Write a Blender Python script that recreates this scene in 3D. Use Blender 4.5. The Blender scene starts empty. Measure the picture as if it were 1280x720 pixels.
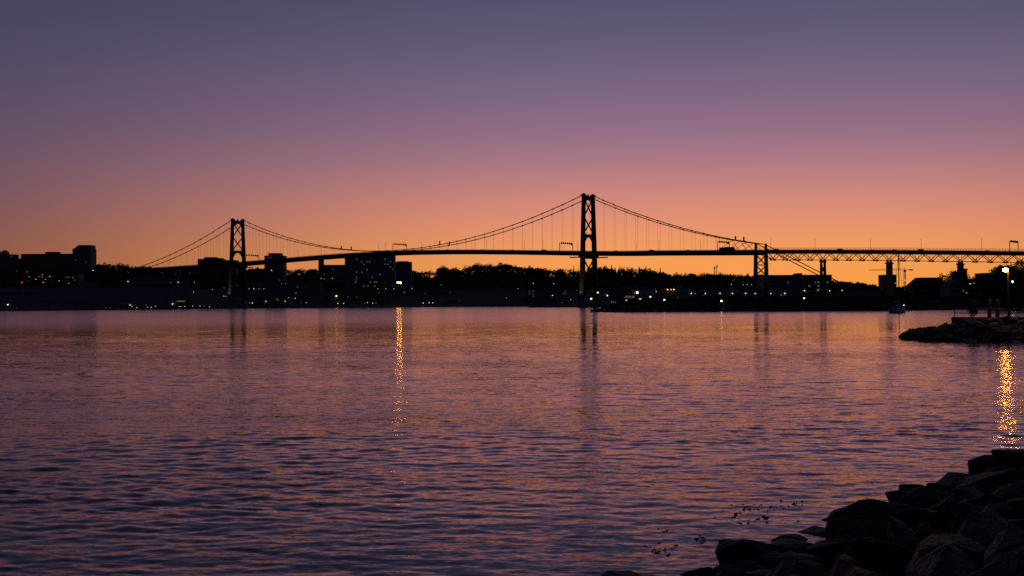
import bpy, bmesh, math, random
import numpy as np
from mathutils import Matrix, Vector
random.seed(7); RNG = np.random.default_rng(11)
sc = bpy.context.scene
col = sc.collection
# ------------------------------------------------------------------ camera
F = 1553.0                      # focal length in pixels of the 1280 px wide photograph
CAMZ = 3.4
cd = bpy.data.cameras.new('camera'); cam = bpy.data.objects.new('camera', cd); col.objects.link(cam)
cd.sensor_width = 36; cd.lens = 36*F/1280; cd.clip_start = .3; cd.clip_end = 20000
M3 = Matrix.Rotation(math.radians(90.72), 3, 'X') @ Matrix.Rotation(math.radians(-.3), 3, 'Z')
cam.matrix_world = Matrix.Translation((0, 0, CAMZ)) @ M3.to_4x4()
sc.camera = cam
# ------------------------------------------------------------------ sky: clear dusk, sun already below the hills
SUN_AZ = math.radians(9.5)        # to the right of the view axis (+Y)
w = bpy.data.worlds.new('World'); sc.world = w; w.use_nodes = True
nt = w.node_tree; nt.nodes.clear()
def N(t, typ, **kw):
    n = t.nodes.new(typ)
    for k, v in kw.items(): setattr(n, k, v)
    return n
def lin(c): return tuple(((x/255)/12.92 if x/255 <= .04045 else ((x/255+.055)/1.055)**2.4) for x in c)
SKY_A = [(0, (249,155,64)), (1.0, (248,158,73)), (2.0, (243,157,88)), (3.0, (235,150,101)), (4.0, (221,141,114)), (5, (203,132,122)),
         (6.2, (177,121,129)), (7.5, (152,111,131)), (9, (131,103,129)), (10.5, (113,97,124)), (12, (98,88,116)), (13.7, (84,80,108)),
         (18, (66,66,96)), (26, (47,51,80)), (45, (30,35,58)), (90, (20,25,43))]
SKY_B = [(0, (140,72,56)), (1.5, (130,73,63)), (2.6, (119,73,70)), (3.8, (109,73,79)), (5, (101,73,87)), (6.5, (93,73,92)),
         (8.5, (82,70,93)), (10.5, (74,67,91)), (13.7, (62,60,85)), (20, (50,51,77)), (30, (38,41,65)), (50, (27,31,52)), (90, (20,25,43))]
SKY_C = [(0, (30,31,42)), (4, (32,33,46)), (9, (33,34,50)), (15, (31,33,50)), (30, (27,30,48)), (60, (22,26,44)), (90, (20,25,43))]
tc = N(nt, 'ShaderNodeTexCoord'); sx = N(nt, 'ShaderNodeSeparateXYZ')
nrm = N(nt, 'ShaderNodeVectorMath', operation='NORMALIZE')
nt.links.new(tc.outputs['Generated'], nrm.inputs[0]); nt.links.new(nrm.outputs[0], sx.inputs[0])
asn = N(nt, 'ShaderNodeMath', operation='ARCSINE'); nt.links.new(sx.outputs['Z'], asn.inputs[0])
pos = N(nt, 'ShaderNodeMath', operation='MULTIPLY'); nt.links.new(asn.outputs[0], pos.inputs[0]); pos.inputs[1].default_value = 2/math.pi
def ramp(stops):
    r = N(nt, 'ShaderNodeValToRGB'); cr = r.color_ramp; cr.interpolation = 'CARDINAL'
    cr.elements[0].position = 0; cr.elements[0].color = lin(stops[0][1])+(1,)
    cr.elements[1].position = 1; cr.elements[1].color = lin(stops[-1][1])+(1,)
    for e, c in stops[1:-1]:
        el = cr.elements.new(e/90); el.color = lin(c)+(1,)
    nt.links.new(pos.outputs[0], r.inputs[0]); return r
rA, rB, rC = ramp(SKY_A), ramp(SKY_B), ramp(SKY_C)
at2 = N(nt, 'ShaderNodeMath', operation='ARCTAN2'); nt.links.new(sx.outputs['X'], at2.inputs[0]); nt.links.new(sx.outputs['Y'], at2.inputs[1])
dif = N(nt, 'ShaderNodeMath', operation='SUBTRACT'); nt.links.new(at2.outputs[0], dif.inputs[0]); dif.inputs[1].default_value = SUN_AZ
cosd = N(nt, 'ShaderNodeMath', operation='COSINE'); nt.links.new(dif.outputs[0], cosd.inputs[0])
acs = N(nt, 'ShaderNodeMath', operation='ARCCOSINE'); nt.links.new(cosd.outputs[0], acs.inputs[0])
def mr(a, b):
    m = N(nt, 'ShaderNodeMapRange', interpolation_type='SMOOTHSTEP'); nt.links.new(acs.outputs[0], m.inputs[0])
    m.inputs[1].default_value = math.radians(a); m.inputs[2].default_value = math.radians(b); return m
m1, m2 = mr(4, 40), mr(32, 115)
mixA = N(nt, 'ShaderNodeMixRGB'); mixB = N(nt, 'ShaderNodeMixRGB')
nt.links.new(m1.outputs[0], mixA.inputs[0]); nt.links.new(rA.outputs[0], mixA.inputs[1]); nt.links.new(rB.outputs[0], mixA.inputs[2])
nt.links.new(m2.outputs[0], mixB.inputs[0]); nt.links.new(mixA.outputs[0], mixB.inputs[1]); nt.links.new(rC.outputs[0], mixB.inputs[2])
sky = N(nt, 'ShaderNodeTexSky', sky_type='NISHITA', sun_disc=False, sun_elevation=math.radians(-4), sun_rotation=SUN_AZ, altitude=0)
bgN = N(nt, 'ShaderNodeBackground'); bgN.inputs[1].default_value = .05; nt.links.new(sky.outputs[0], bgN.inputs[0])
bgR = N(nt, 'ShaderNodeBackground'); bgR.inputs[1].default_value = 1.0; nt.links.new(mixB.outputs[0], bgR.inputs[0])
addS = N(nt, 'ShaderNodeAddShader'); wo = N(nt, 'ShaderNodeOutputWorld')
nt.links.new(bgN.outputs[0], addS.inputs[0]); nt.links.new(bgR.outputs[0], addS.inputs[1]); nt.links.new(addS.outputs[0], wo.inputs[0])
sc.view_settings.view_transform = 'Standard'; sc.view_settings.look = 'None'; sc.view_settings.exposure = 0; sc.view_settings.gamma = 1
sc.cycles.max_bounces = 5; sc.cycles.diffuse_bounces = 2; sc.cycles.glossy_bounces = 3; sc.cycles.transmission_bounces = 2
sc.cycles.sample_clamp_indirect = 4.0; sc.cycles.use_denoising = False; sc.cycles.use_light_tree = True
sc.cycles.caustics_reflective = False; sc.cycles.caustics_refractive = False

# ------------------------------------------------------------------ helpers
def ray(px, py):
    d = M3 @ Vector(((px-640)/F, -(py-360)/F, -1)); return d / d.y
def at(px, py, D): return Vector((0, 0, CAMZ)) + ray(px, py)*D
def hor(px): return 379.5 - (px-640)*.00524
def xat(px, D): return (px-640)/F*D
def zat(px, py, D): return at(px, py, D).z
class MB:
    def __init__(s): s.v = []; s.f = []
    def add(s, vs, fs):
        b = len(s.v); s.v += [tuple(v) for v in vs]; s.f += [tuple(i+b for i in f) for f in fs]; return s
    def box(s, x0, x1, y0, y1, z0, z1):
        return s.add([(x0,y0,z0),(x1,y0,z0),(x1,y1,z0),(x0,y1,z0),(x0,y0,z1),(x1,y0,z1),(x1,y1,z1),(x0,y1,z1)],
                     [(0,3,2,1),(4,5,6,7),(0,1,5,4),(1,2,6,5),(2,3,7,6),(3,0,4,7)])
    def beam(s, p, q, a, b=None, a2=None, b2=None, side=None):
        """rectangular bar p->q; a is the width along `side`, b across it; a2, b2 the same at q"""
        p, q = Vector(p), Vector(q); b = b or a; a2 = a2 or a; b2 = b2 or b
        d = (q-p).normalized(); u = Vector(side) if side is not None else (Vector((0,0,1)) if abs(d.z) < .9 else Vector((1,0,0)))
        u = (u - d*u.dot(d)).normalized(); v = d.cross(u)
        vs = [p+u*a/2*i+v*b/2*j for i, j in ((-1,-1),(1,-1),(1,1),(-1,1))]+[q+u*a2/2*i+v*b2/2*j for i, j in ((-1,-1),(1,-1),(1,1),(-1,1))]
        return s.add(vs, [(0,3,2,1),(4,5,6,7),(0,1,5,4),(1,2,6,5),(2,3,7,6),(3,0,4,7)])
    def tube(s, pts, r, n=6, r2=None):
        pts = [Vector(p) for p in pts]; rings = []
        for i, p in enumerate(pts):
            d = (pts[min(i+1, len(pts)-1)]-pts[max(i-1, 0)]).normalized()
            u = d.cross(Vector((0,0,1)) if abs(d.z) < .9 else Vector((1,0,0))).normalized(); v = d.cross(u)
            rr = r if r2 is None else r+(r2-r)*i/(len(pts)-1)
            rings.append([p+(u*math.cos(2*math.pi*k/n)+v*math.sin(2*math.pi*k/n))*rr for k in range(n)])
        vs = [x for rg in rings for x in rg]; fs = []
        for i in range(len(pts)-1):
            for k in range(n): fs.append((i*n+k, i*n+(k+1)%n, (i+1)*n+(k+1)%n, (i+1)*n+k))
        fs.append(tuple(range(n))[::-1]); fs.append(tuple(range((len(pts)-1)*n, len(pts)*n)))
        return s.add(vs, fs)
    def ball(s, c, r, sx=1, sy=1, sz=1, n=8):
        vs = []; fs = []; m = n//2+1
        for i in range(m+1):
            t = math.pi*i/m
            for k in range(n): vs.append((c[0]+r*sx*math.sin(t)*math.cos(2*math.pi*k/n), c[1]+r*sy*math.sin(t)*math.sin(2*math.pi*k/n), c[2]+r*sz*math.cos(t)))
        for i in range(m):
            for k in range(n): fs.append((i*n+k, (i+1)*n+k, (i+1)*n+(k+1)%n, i*n+(k+1)%n))
        return s.add(vs, fs)
    def prism(s, prof, y0, y1):
        n = len(prof); vs = [(x, y0, z) for x, z in prof]+[(x, y1, z) for x, z in prof]
        return s.add(vs, [tuple(range(n)), tuple(range(2*n-1, n-1, -1))]+[(i, i+n, (i+1)%n+n, (i+1)%n) for i in range(n)])
    def mesh(s, name, mat):
        me = bpy.data.meshes.new(name); me.from_pydata(s.v, [], s.f); me.materials.append(mat); me.update(); return me
    def build(s, name, mat, parent=None, smooth=False):
        me = s.mesh(name, mat)
        if smooth: me.shade_smooth()
        return link(name, me, parent)
def link(name, me, parent=None):
    o = bpy.data.objects.new(name, me); col.objects.link(o)
    if parent: o.parent = parent
    return o
def tag(o, label=None, cat=None, group=None, kind=None):
    if label: o['label'] = label
    if cat: o['category'] = cat
    if group: o['group'] = group
    if kind: o['kind'] = kind
    return o
def empty(name, loc, rz=0): 
    o = link(name, None); o.location = loc; o.rotation_euler = (0, 0, rz); o.empty_display_size = .3; return o
def copy_tree(o, parent=None):
    c = o.copy(); col.objects.link(c); c.parent = parent
    for ch in o.children: copy_tree(ch, c)
    return c
# ------------------------------------------------------------------ materials
def mat(name, c, rough=.8, var=.25, scale=3.0, bump=0.0, metal=0.0, spec=.5, bscale=None):
    m = bpy.data.materials.new(name); m.use_nodes = True; t = m.node_tree; b = t.nodes['Principled BSDF']
    b.inputs['Roughness'].default_value = rough; b.inputs['Metallic'].default_value = metal; b.inputs['Specular IOR Level'].default_value = spec
    co = N(t, 'ShaderNodeTexCoord'); no = N(t, 'ShaderNodeTexNoise'); no.inputs['Scale'].default_value = scale; no.inputs['Detail'].default_value = 6
    t.links.new(co.outputs['Object'], no.inputs['Vector'])
    r = N(t, 'ShaderNodeValToRGB'); r.color_ramp.elements[0].position = .3; r.color_ramp.elements[1].position = .7
    r.color_ramp.elements[0].color = tuple(x*(1-var) for x in c)+(1,); r.color_ramp.elements[1].color = tuple(min(1, x*(1+var)) for x in c)+(1,)
    t.links.new(no.outputs['Fac'], r.inputs[0]); t.links.new(r.outputs[0], b.inputs['Base Color'])
    if bump:
        n2 = N(t, 'ShaderNodeTexNoise'); n2.inputs['Scale'].default_value = bscale or scale*3; n2.inputs['Detail'].default_value = 8
        t.links.new(co.outputs['Object'], n2.inputs['Vector'])
        bp = N(t, 'ShaderNodeBump'); bp.inputs['Distance'].default_value = bump; t.links.new(n2.outputs['Fac'], bp.inputs['Height']); t.links.new(bp.outputs[0], b.inputs['Normal'])
    return m
def glow(name, c, L, sampling='AUTO'):
    m = bpy.data.materials.new(name); m.use_nodes = True; b = m.node_tree.nodes['Principled BSDF']
    b.inputs['Base Color'].default_value = (.2, .2, .2, 1); b.inputs['Emission Color'].default_value = c+(1,); b.inputs['Emission Strength'].default_value = L
    m.cycles.emission_sampling = sampling
    return m
STEEL = mat('green_bridge_steel', (.055,.085,.05), .6, .2, .3)
CABLE = mat('cable_steel', (.05,.055,.055), .6)
ASPH = mat('asphalt', (.05,.05,.05), .9)
CONC = mat('pier_concrete', (.22,.21,.2), .9, .25, .2, .02)
EARTH = mat('earth', (.06,.055,.045), .95, .4, .05)
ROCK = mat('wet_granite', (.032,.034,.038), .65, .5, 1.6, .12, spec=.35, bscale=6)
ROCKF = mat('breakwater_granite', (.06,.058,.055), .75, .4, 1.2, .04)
GRAVEL = mat('gravel', (.05,.047,.045), .95, .4, 2.0, .05, bscale=18)
LEAF = mat('dark_leaves', (.045,.06,.03), .8, .4, .2); NEEDLE = mat('conifer_needles', (.03,.05,.03), .8, .4, .2)
BARK = mat('bark', (.06,.05,.04), .9)
WEED = mat('wet_seaweed', (.02,.018,.01), .45)
METAL = mat('dark_metal', (.06,.06,.065), .5)
PAVE = mat('walkway_concrete', (.12,.115,.11), .9, .2, 1.0, .01)
TIMBER = mat('piling_timber', (.09,.045,.018), .85, .3, 4, .02)
TYRE = mat('tyre_rubber', (.03,.03,.03), .8); GLASS = mat('dark_glass', (.02,.025,.03), .15, .1)
CREAM = mat('cream_render', (.3,.28,.25), .85, .12, .1); BLUEG = mat('blue_grey_cladding', (.17,.2,.24), .7, .15, .08)
GREY = mat('grey_concrete', (.2,.2,.2), .85, .15, .1); BRICK = mat('brown_brick', (.18,.12,.09), .85, .2, .3); ROOF = mat('roof_felt', (.07,.07,.075), .9)
WHITEP = mat('white_gelcoat', (.35,.36,.37), .35, .05); CLOTHM = mat('sail_cover', (.3,.3,.32), .8)
WIN = mat('window_glass', (.03,.035,.045), .2, .1)
BLUEISH = (.75,.85,1.0); WHT = (1,.84,.6); WRM = (1,.62,.27); RED = (1,.06,.08); ORG = (1,.42,.1)
GL = {}
def lampmat(kind, L):
    k = (kind, L)
    if k not in GL: GL[k] = glow('lamp_%s_%g' % (kind, L), {'w': WHT, 'y': WRM, 'b': BLUEISH, 'r': RED, 'o': ORG}[kind], L, 'NONE')
    return GL[k]
LITW = glow('lit_window', (1,.8,.55), .07, 'NONE'); LITD = glow('dim_lit_window', (.8,.8,.9), .035, 'NONE')

# ------------------------------------------------------------------ water: one sheet, wave relief where waves can be told apart
RFAR, NFAR = .15, .08
def make_water():
    nth, A = 740, math.radians(31)
    r0, step, nr = 11.0, .0037, 985
    th = np.linspace(-A, A, nth); r = r0*np.exp(step*np.arange(nr))
    R, T = np.meshgrid(r, th, indexing='ij'); X = R*np.sin(T); Y = R*np.cos(T); Z = np.zeros_like(X)
    g = np.random.default_rng(5)
    K = 200; lam = .17*np.exp(g.uniform(0, math.log(18), K)); ang = g.normal(math.radians(-97), math.radians(30), K); ph = g.uniform(0, 6.283, K)
    for l, a, p in zip(lam, ang, ph):
        k = 2*math.pi/l; sl = .0088*(1.0 if l < .55 else (.55/l)**.95)
        fade = np.clip((l/(R*step*2.3)-1)*1.5, 0, 1)
        q = k*(X*math.cos(a)+Y*math.sin(a))+p
        Z += sl/k*fade*(np.sin(q)+.12*np.sin(2*q+.6))
    edge = np.clip((A-np.abs(T))/.05, 0, 1)*np.clip((r[-1]-R)/60, 0, 1)*np.clip((R-r0)/.8, 0, 1)
    # groups of higher and lower waves
    mod = np.zeros_like(X)
    for i in range(10):
        a = g.uniform(0, 6.28); l = g.uniform(9, 40); mod += np.sin(2*math.pi/l*(X*math.cos(a)*.45+Y*math.sin(a))+g.uniform(0, 6.28))
    Z *= edge*np.clip(1+.2*mod, .3, 1.9)
    V = np.stack([X, Y, Z], -1).reshape(-1, 3)
    i = np.arange(nr-1)[:, None]*nth+np.arange(nth-1)[None, :]
    Q = np.stack([i, i+1, i+1+nth, i+nth], -1).reshape(-1, 4)[:, ::-1]
    # flat remainder: outer ring to the far distance and the sectors beside the fan, meeting the fan at z = 0
    extra = []; eq = []; base = len(V)
    nb = 60; phs = np.linspace(A, 2*math.pi-A, nb)
    for p in phs: extra.append((r0*math.sin(p), r0*math.cos(p), 0)); extra.append((r[-1]*math.sin(p), r[-1]*math.cos(p), 0))
    for j in range(nb-1): eq.append((base+2*j, base+2*j+1, base+2*j+3, base+2*j+2))
    b2 = base+len(extra); allp = np.concatenate([np.linspace(-A, A, 120), phs[1:]])
    for p in allp: extra.append((r[-1]*math.sin(p), r[-1]*math.cos(p), 0)); extra.append((9000*math.sin(p), 9000*math.cos(p), 0))
    for j in range(len(allp)-1): eq.append((b2+2*j, b2+2*j+1, b2+2*j+3, b2+2*j+2))
    b3 = base+len(extra); ap = np.linspace(0, 2*math.pi, 49)[:-1]
    extra.append((0, 0, 0))
    for p in ap: extra.append((r0*math.sin(p), r0*math.cos(p), 0))
    tri = [(b3, b3+1+j, b3+1+(j+1) % 48) for j in range(48)]
    V = np.vstack([V, np.array(extra)])
    me = bpy.data.meshes.new('water')
    nq = len(Q)+len(eq); me.vertices.add(len(V)); me.vertices.foreach_set('co', V.astype(np.float32).ravel())
    qs = np.vstack([Q, np.array(eq)]); loops = np.concatenate([qs.ravel(), np.array(tri).ravel()])
    me.loops.add(len(loops)); me.loops.foreach_set('vertex_index', loops.astype(np.int32))
    ls = np.concatenate([np.arange(nq)*4, nq*4+np.arange(len(tri))*3]); lt = np.concatenate([np.full(nq, 4), np.full(len(tri), 3)])
    me.polygons.add(len(ls)); me.polygons.foreach_set('loop_start', ls.astype(np.int32)); me.polygons.foreach_set('loop_total', lt.astype(np.int32))
    me.update(calc_edges=True); me.validate()
    nz = np.zeros(len(me.polygons)*3, np.float32); me.polygons.foreach_get('normal', nz)
    if nz[2::3].mean() < 0: me.flip_normals()                 # every face looks up
    me.shade_smooth()
    m = bpy.data.materials.new('harbour_water'); m.use_nodes = True; t = m.node_tree; b = t.nodes['Principled BSDF']
    b.inputs['Base Color'].default_value = (.006,.009,.013,1); b.inputs['Roughness'].default_value = .075; b.inputs['IOR'].default_value = 1.36
    geo = N(t, 'ShaderNodeNewGeometry'); acc = N(t, 'ShaderNodeSeparateXYZ')
    cur = None
    # large slow patches of rougher and calmer water
    mp = N(t, 'ShaderNodeMapping'); mp.inputs['Scale'].default_value = (.006,.02,1); t.links.new(geo.outputs['Position'], mp.inputs[0])
    pn = N(t, 'ShaderNodeTexNoise'); pn.inputs['Scale'].default_value = 1; pn.inputs['Detail'].default_value = 3; t.links.new(mp.outputs[0], pn.inputs['Vector'])
    pr = N(t, 'ShaderNodeMapRange'); t.links.new(pn.outputs['Fac'], pr.inputs[0]); pr.inputs[1].default_value = .35; pr.inputs[2].default_value = .65; pr.inputs[3].default_value = .5; pr.inputs[4].default_value = 1.35
    for scl, kx, ky in (((.16,.5,1), .05, .09), ((.5,1.7,1), .08, .16), ((1.2,5,1), .16, .3), ((3.2,12,1), .3, .46), ((9,28,1), .26, .4)):
        mp = N(t, 'ShaderNodeMapping'); mp.inputs['Scale'].default_value = scl; mp.inputs['Rotation'].default_value = (0, 0, .12); t.links.new(geo.outputs['Position'], mp.inputs[0])
        no = N(t, 'ShaderNodeTexNoise'); no.inputs['Scale'].default_value = 1; no.inputs['Detail'].default_value = 1.5; t.links.new(mp.outputs[0], no.inputs['Vector'])
        s1 = N(t, 'ShaderNodeVectorMath', operation='SUBTRACT'); t.links.new(no.outputs['Color'], s1.inputs[0]); s1.inputs[1].default_value = (.5,.5,.5)
        s2 = N(t, 'ShaderNodeVectorMath', operation='MULTIPLY'); t.links.new(s1.outputs[0], s2.inputs[0]); s2.inputs[1].default_value = (kx, ky, 0)
        if cur is None: cur = s2
        else:
            ad = N(t, 'ShaderNodeVectorMath', operation='ADD'); t.links.new(cur.outputs[0], ad.inputs[0]); t.links.new(s2.outputs[0], ad.inputs[1]); cur = ad
    # the ripples die down from the exposed near shore towards the sheltered middle of the harbour
    ln = N(t, 'ShaderNodeVectorMath', operation='LENGTH'); t.links.new(geo.outputs['Position'], ln.inputs[0])
    fr = N(t, 'ShaderNodeMapRange', interpolation_type='SMOOTHSTEP'); t.links.new(ln.outputs['Value'], fr.inputs[0])
    fr.inputs[1].default_value = 18; fr.inputs[2].default_value = 190; fr.inputs[3].default_value = .85; fr.inputs[4].default_value = NFAR
    rr_ = N(t, 'ShaderNodeMapRange', interpolation_type='SMOOTHSTEP'); t.links.new(ln.outputs['Value'], rr_.inputs[0])
    rr_.inputs[1].default_value = 60; rr_.inputs[2].default_value = 300; rr_.inputs[3].default_value = .05; rr_.inputs[4].default_value = RFAR
    mp = N(t, 'ShaderNodeMapping'); mp.inputs['Scale'].default_value = (.04,.16,1); mp.inputs['Rotation'].default_value = (0, 0, .2); t.links.new(geo.outputs['Position'], mp.inputs[0])
    pn2 = N(t, 'ShaderNodeTexNoise'); pn2.inputs['Scale'].default_value = 1; pn2.inputs['Detail'].default_value = 4; t.links.new(mp.outputs[0], pn2.inputs['Vector'])
    pr2 = N(t, 'ShaderNodeMapRange'); t.links.new(pn2.outputs['Fac'], pr2.inputs[0]); pr2.inputs[1].default_value = .35; pr2.inputs[2].default_value = .65; pr2.inputs[3].default_value = .6; pr2.inputs[4].default_value = 1.35
    pmm = N(t, 'ShaderNodeMath', operation='MULTIPLY'); t.links.new(pr.outputs[0], pmm.inputs[0]); t.links.new(pr2.outputs[0], pmm.inputs[1]); pr = pmm
    pm = N(t, 'ShaderNodeMath', operation='MULTIPLY'); t.links.new(pr.outputs[0], pm.inputs[0]); t.links.new(fr.outputs[0], pm.inputs[1])
    sm = N(t, 'ShaderNodeVectorMath', operation='SCALE'); t.links.new(cur.outputs[0], sm.inputs[0]); t.links.new(pm.outputs[0], sm.inputs['Scale'])
    ad = N(t, 'ShaderNodeVectorMath', operation='ADD'); t.links.new(sm.outputs[0], ad.inputs[0]); t.links.new(geo.outputs['Normal'], ad.inputs[1])
    nn = N(t, 'ShaderNodeVectorMath', operation='NORMALIZE'); t.links.new(ad.outputs[0], nn.inputs[0]); 
    t.nodes.remove(b); fn = N(t, 'ShaderNodeFresnel'); fn.inputs['IOR'].default_value = 1.4
    df = N(t, 'ShaderNodeBsdfDiffuse'); df.inputs['Color'].default_value = (.008,.011,.016,1)
    gs = N(t, 'ShaderNodeBsdfAnisotropic', distribution='MULTI_GGX'); gs.inputs['Color'].default_value = (1,.92,.94,1)
    t.links.new(rr_.outputs[0], gs.inputs['Roughness']); t.links.new(nn.outputs[0], gs.inputs['Normal'])
    mx = N(t, 'ShaderNodeMixShader'); t.links.new(fn.outputs[0], mx.inputs[0]); t.links.new(df.outputs[0], mx.inputs[1]); t.links.new(gs.outputs[0], mx.inputs[2])
    t.links.new(mx.outputs[0], t.nodes['Material Output'].inputs[0])
    me.materials.append(m)
    tag(link('water', me), 'calm rippled harbour water reflecting the dusk sky', kind='structure')
make_water()

# ------------------------------------------------------------------ land
def interp(tab):
    xs = [a for a, _ in tab]; ys = [b for _, b in tab]
    return lambda v: np.interp(v, xs, ys)
S_far = interp([(-2600,600),(-500,720),(0,865),(240,1123),(300,1205),(450,1330),(600,1466),(690,1390),(760,1280),(1300,1250),(3800,1100)])
R_far = interp([(-2600,1700),(430,1750),(520,1900),(760,1850),(3800,1850)])
YTREE = interp([(-2600,345),(-100,333),(0,333),(115,328.5),(140,328),(160,330),(185,331),(205,334.5),(225,333),(247,333.5),(330,334),(430,335),(512,336),(530,336.5),
    (541,339),(552,333),(560,335),(568,333.5),(576,336),(586,333.5),(597,329.5),(620,330),(627,328.5),(642,330.5),(655,333),(672,333.5),(690,336.5),(700,335),(712,337),(727,336.5),
    (745,332.5),(755,332.5),(766,334),(790,335),(810,335.5),(826,339),(842,340.5),(870,340.5),(895,339.5),(912,341.5),(950,342.5),(1035,348.5),(1050,349.5),(1070,352),(1092,354.5),(1102,356.5),(1140,357),(1300,354),(3800,350)])
def sstep(a, b, v): t = np.clip((v-a)/(b-a), 0, 1); return t*t*(3-2*t)
def ridge_top(px): return CAMZ+(hor(px)-YTREE(px))*R_far(px)/F
def z_far(px, D):
    s, r = S_far(px), R_far(px); H = np.maximum(ridge_top(px)-12, 4)
    e = D-s
    return np.where(e < 0, np.maximum(e*.35, -3), np.minimum(1.9, .2+e*.35)) + np.where(e > 30, (H-1.9)*np.clip((e-30)/(r-s-30), 0, 1)**1.15, 0) - np.clip(D-r-120, 0, None)*.02
F_near = interp([(738,482),(775,470),(900,465),(1100,462),(1180,500),(1300,520),(1700,560),(3800,600)])
def B_near(px): return np.interp(px, [738,758,774,786,800,3800], [486,515,560,760,1180,1180])
def z_near(px, D):
    f, b = F_near(px), B_near(px); e = np.minimum(D-f, (b-D)*.8)
    top = np.interp(px, [738,760,790,1100,3800], [.8,1.6,3.6,4.2,5])
    return np.where(e < 0, np.maximum(e*.4, -3), np.minimum(top, .1+e*.35)) + np.clip(D-f-60, 0, None)*.004
def ground_z(x, y):
    px = 640+F*x/max(y, 1); z = float(z_far(px, y))
    if px > 738: z = max(z, float(z_near(px, y)))
    return z
def sheet(name, pxs, rows, zf, label, rough=.25):
    V = []; 
    for p in pxs:
        for D in rows(p): V.append((xat(p, D), D, float(zf(p, D))+random.uniform(-rough, rough)))
    n = len(rows(pxs[0])); Fc = []
    for i in range(len(pxs)-1):
        for j in range(n-1): Fc.append((i*n+j, (i+1)*n+j, (i+1)*n+j+1, i*n+j+1))
    me = bpy.data.meshes.new(name); me.from_pydata(V, [], Fc); me.materials.append(EARTH); me.update()
    return tag(link(name, me), label, kind='structure')
sheet('hillside', list(np.linspace(-2500, -40, 50))+list(np.linspace(-20, 1300, 330))+list(np.linspace(1330, 3700, 50)),
      lambda p: list(S_far(p)+np.array([-14,-6,-2,0,1.5,3,5,8,30,80,150,230]))+list(np.linspace(S_far(p)+300, R_far(p), 14))+[R_far(p)+80, R_far(p)+200, 2600, 3500, 6000],
      z_far, 'dark built-up hillside rising from the far shore')
sheet('near_shore', list(np.linspace(738, 800, 40))+list(np.linspace(803, 1300, 250))+list(np.linspace(1310, 3700, 60)),
      lambda p: list(F_near(p)+np.array([-8,-3,-1,0,1,2,4,7,10]))+list(np.linspace(F_near(p)+12, B_near(p)-4, 14) if B_near(p)-F_near(p) > 30 else np.linspace(F_near(p)+10.2, F_near(p)+11, 14))+[B_near(p)-1, B_near(p), B_near(p)+3, B_near(p)+9],
      z_near, 'low dark shore with a spit under the bridge approach')

# ------------------------------------------------------------------ the suspension bridge
TR = Vector((62.9, 1017, 0)); TL = Vector((-284.4, 1288.5, 0))
U = (TR-TL).normalized(); SPAN = (TR-TL).length; W = Vector((-U.y, U.x, 0))   # along (towards the right), across (away from the camera side)
if W.y < 0: W = -W
def onb(s, wv=0, z=0): p = TR+U*s+W*wv; return Vector((p.x, p.y, z))
def solve_s(px):  # distance along the bridge axis seen at column px
    k = (px-640)/F; return (k*TR.y-TR.x)/(U.x-k*U.y)
HT = 91.0; HALF = 6.6
_ds = [-SPAN-175,-SPAN,-SPAN+110,-SPAN/2,-115,0,70,157,207,256,304,352,420]
_dz = [43,46.3,49.6,51.3,49.4,44.9,43.1,41.0,39.6,37.9,36.0,34.0,31]
def deck_z(s): 
    return float(np.interp(s, _ds, _dz)) if s > 60 or s < -SPAN else float(np.interp(s, SS, ZZ))
_c = np.polyfit(_ds[1:7], _dz[1:7], 4); SS = np.linspace(-SPAN, 70, 80); ZZ = np.polyval(_c, SS)
bridge = tag(empty('suspension_bridge', onb(0)), 'long green steel suspension bridge with two braced towers crossing the harbour', 'bridge')
def bpart(mb, name, m, parent=None, smooth=False):
    o = mb.build(name, m, parent or bridge, smooth)
    # the Empty's offset: keep vertices relative to the bridge base
    o.data.transform(Matrix.Translation(-bridge.location) if not parent else Matrix.Translation(-parent_world(parent)))
    return o
def parent_world(p):
    v = Vector(p.location)
    while p.parent: p = p.parent; v += Vector(p.location)
    return v
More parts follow.
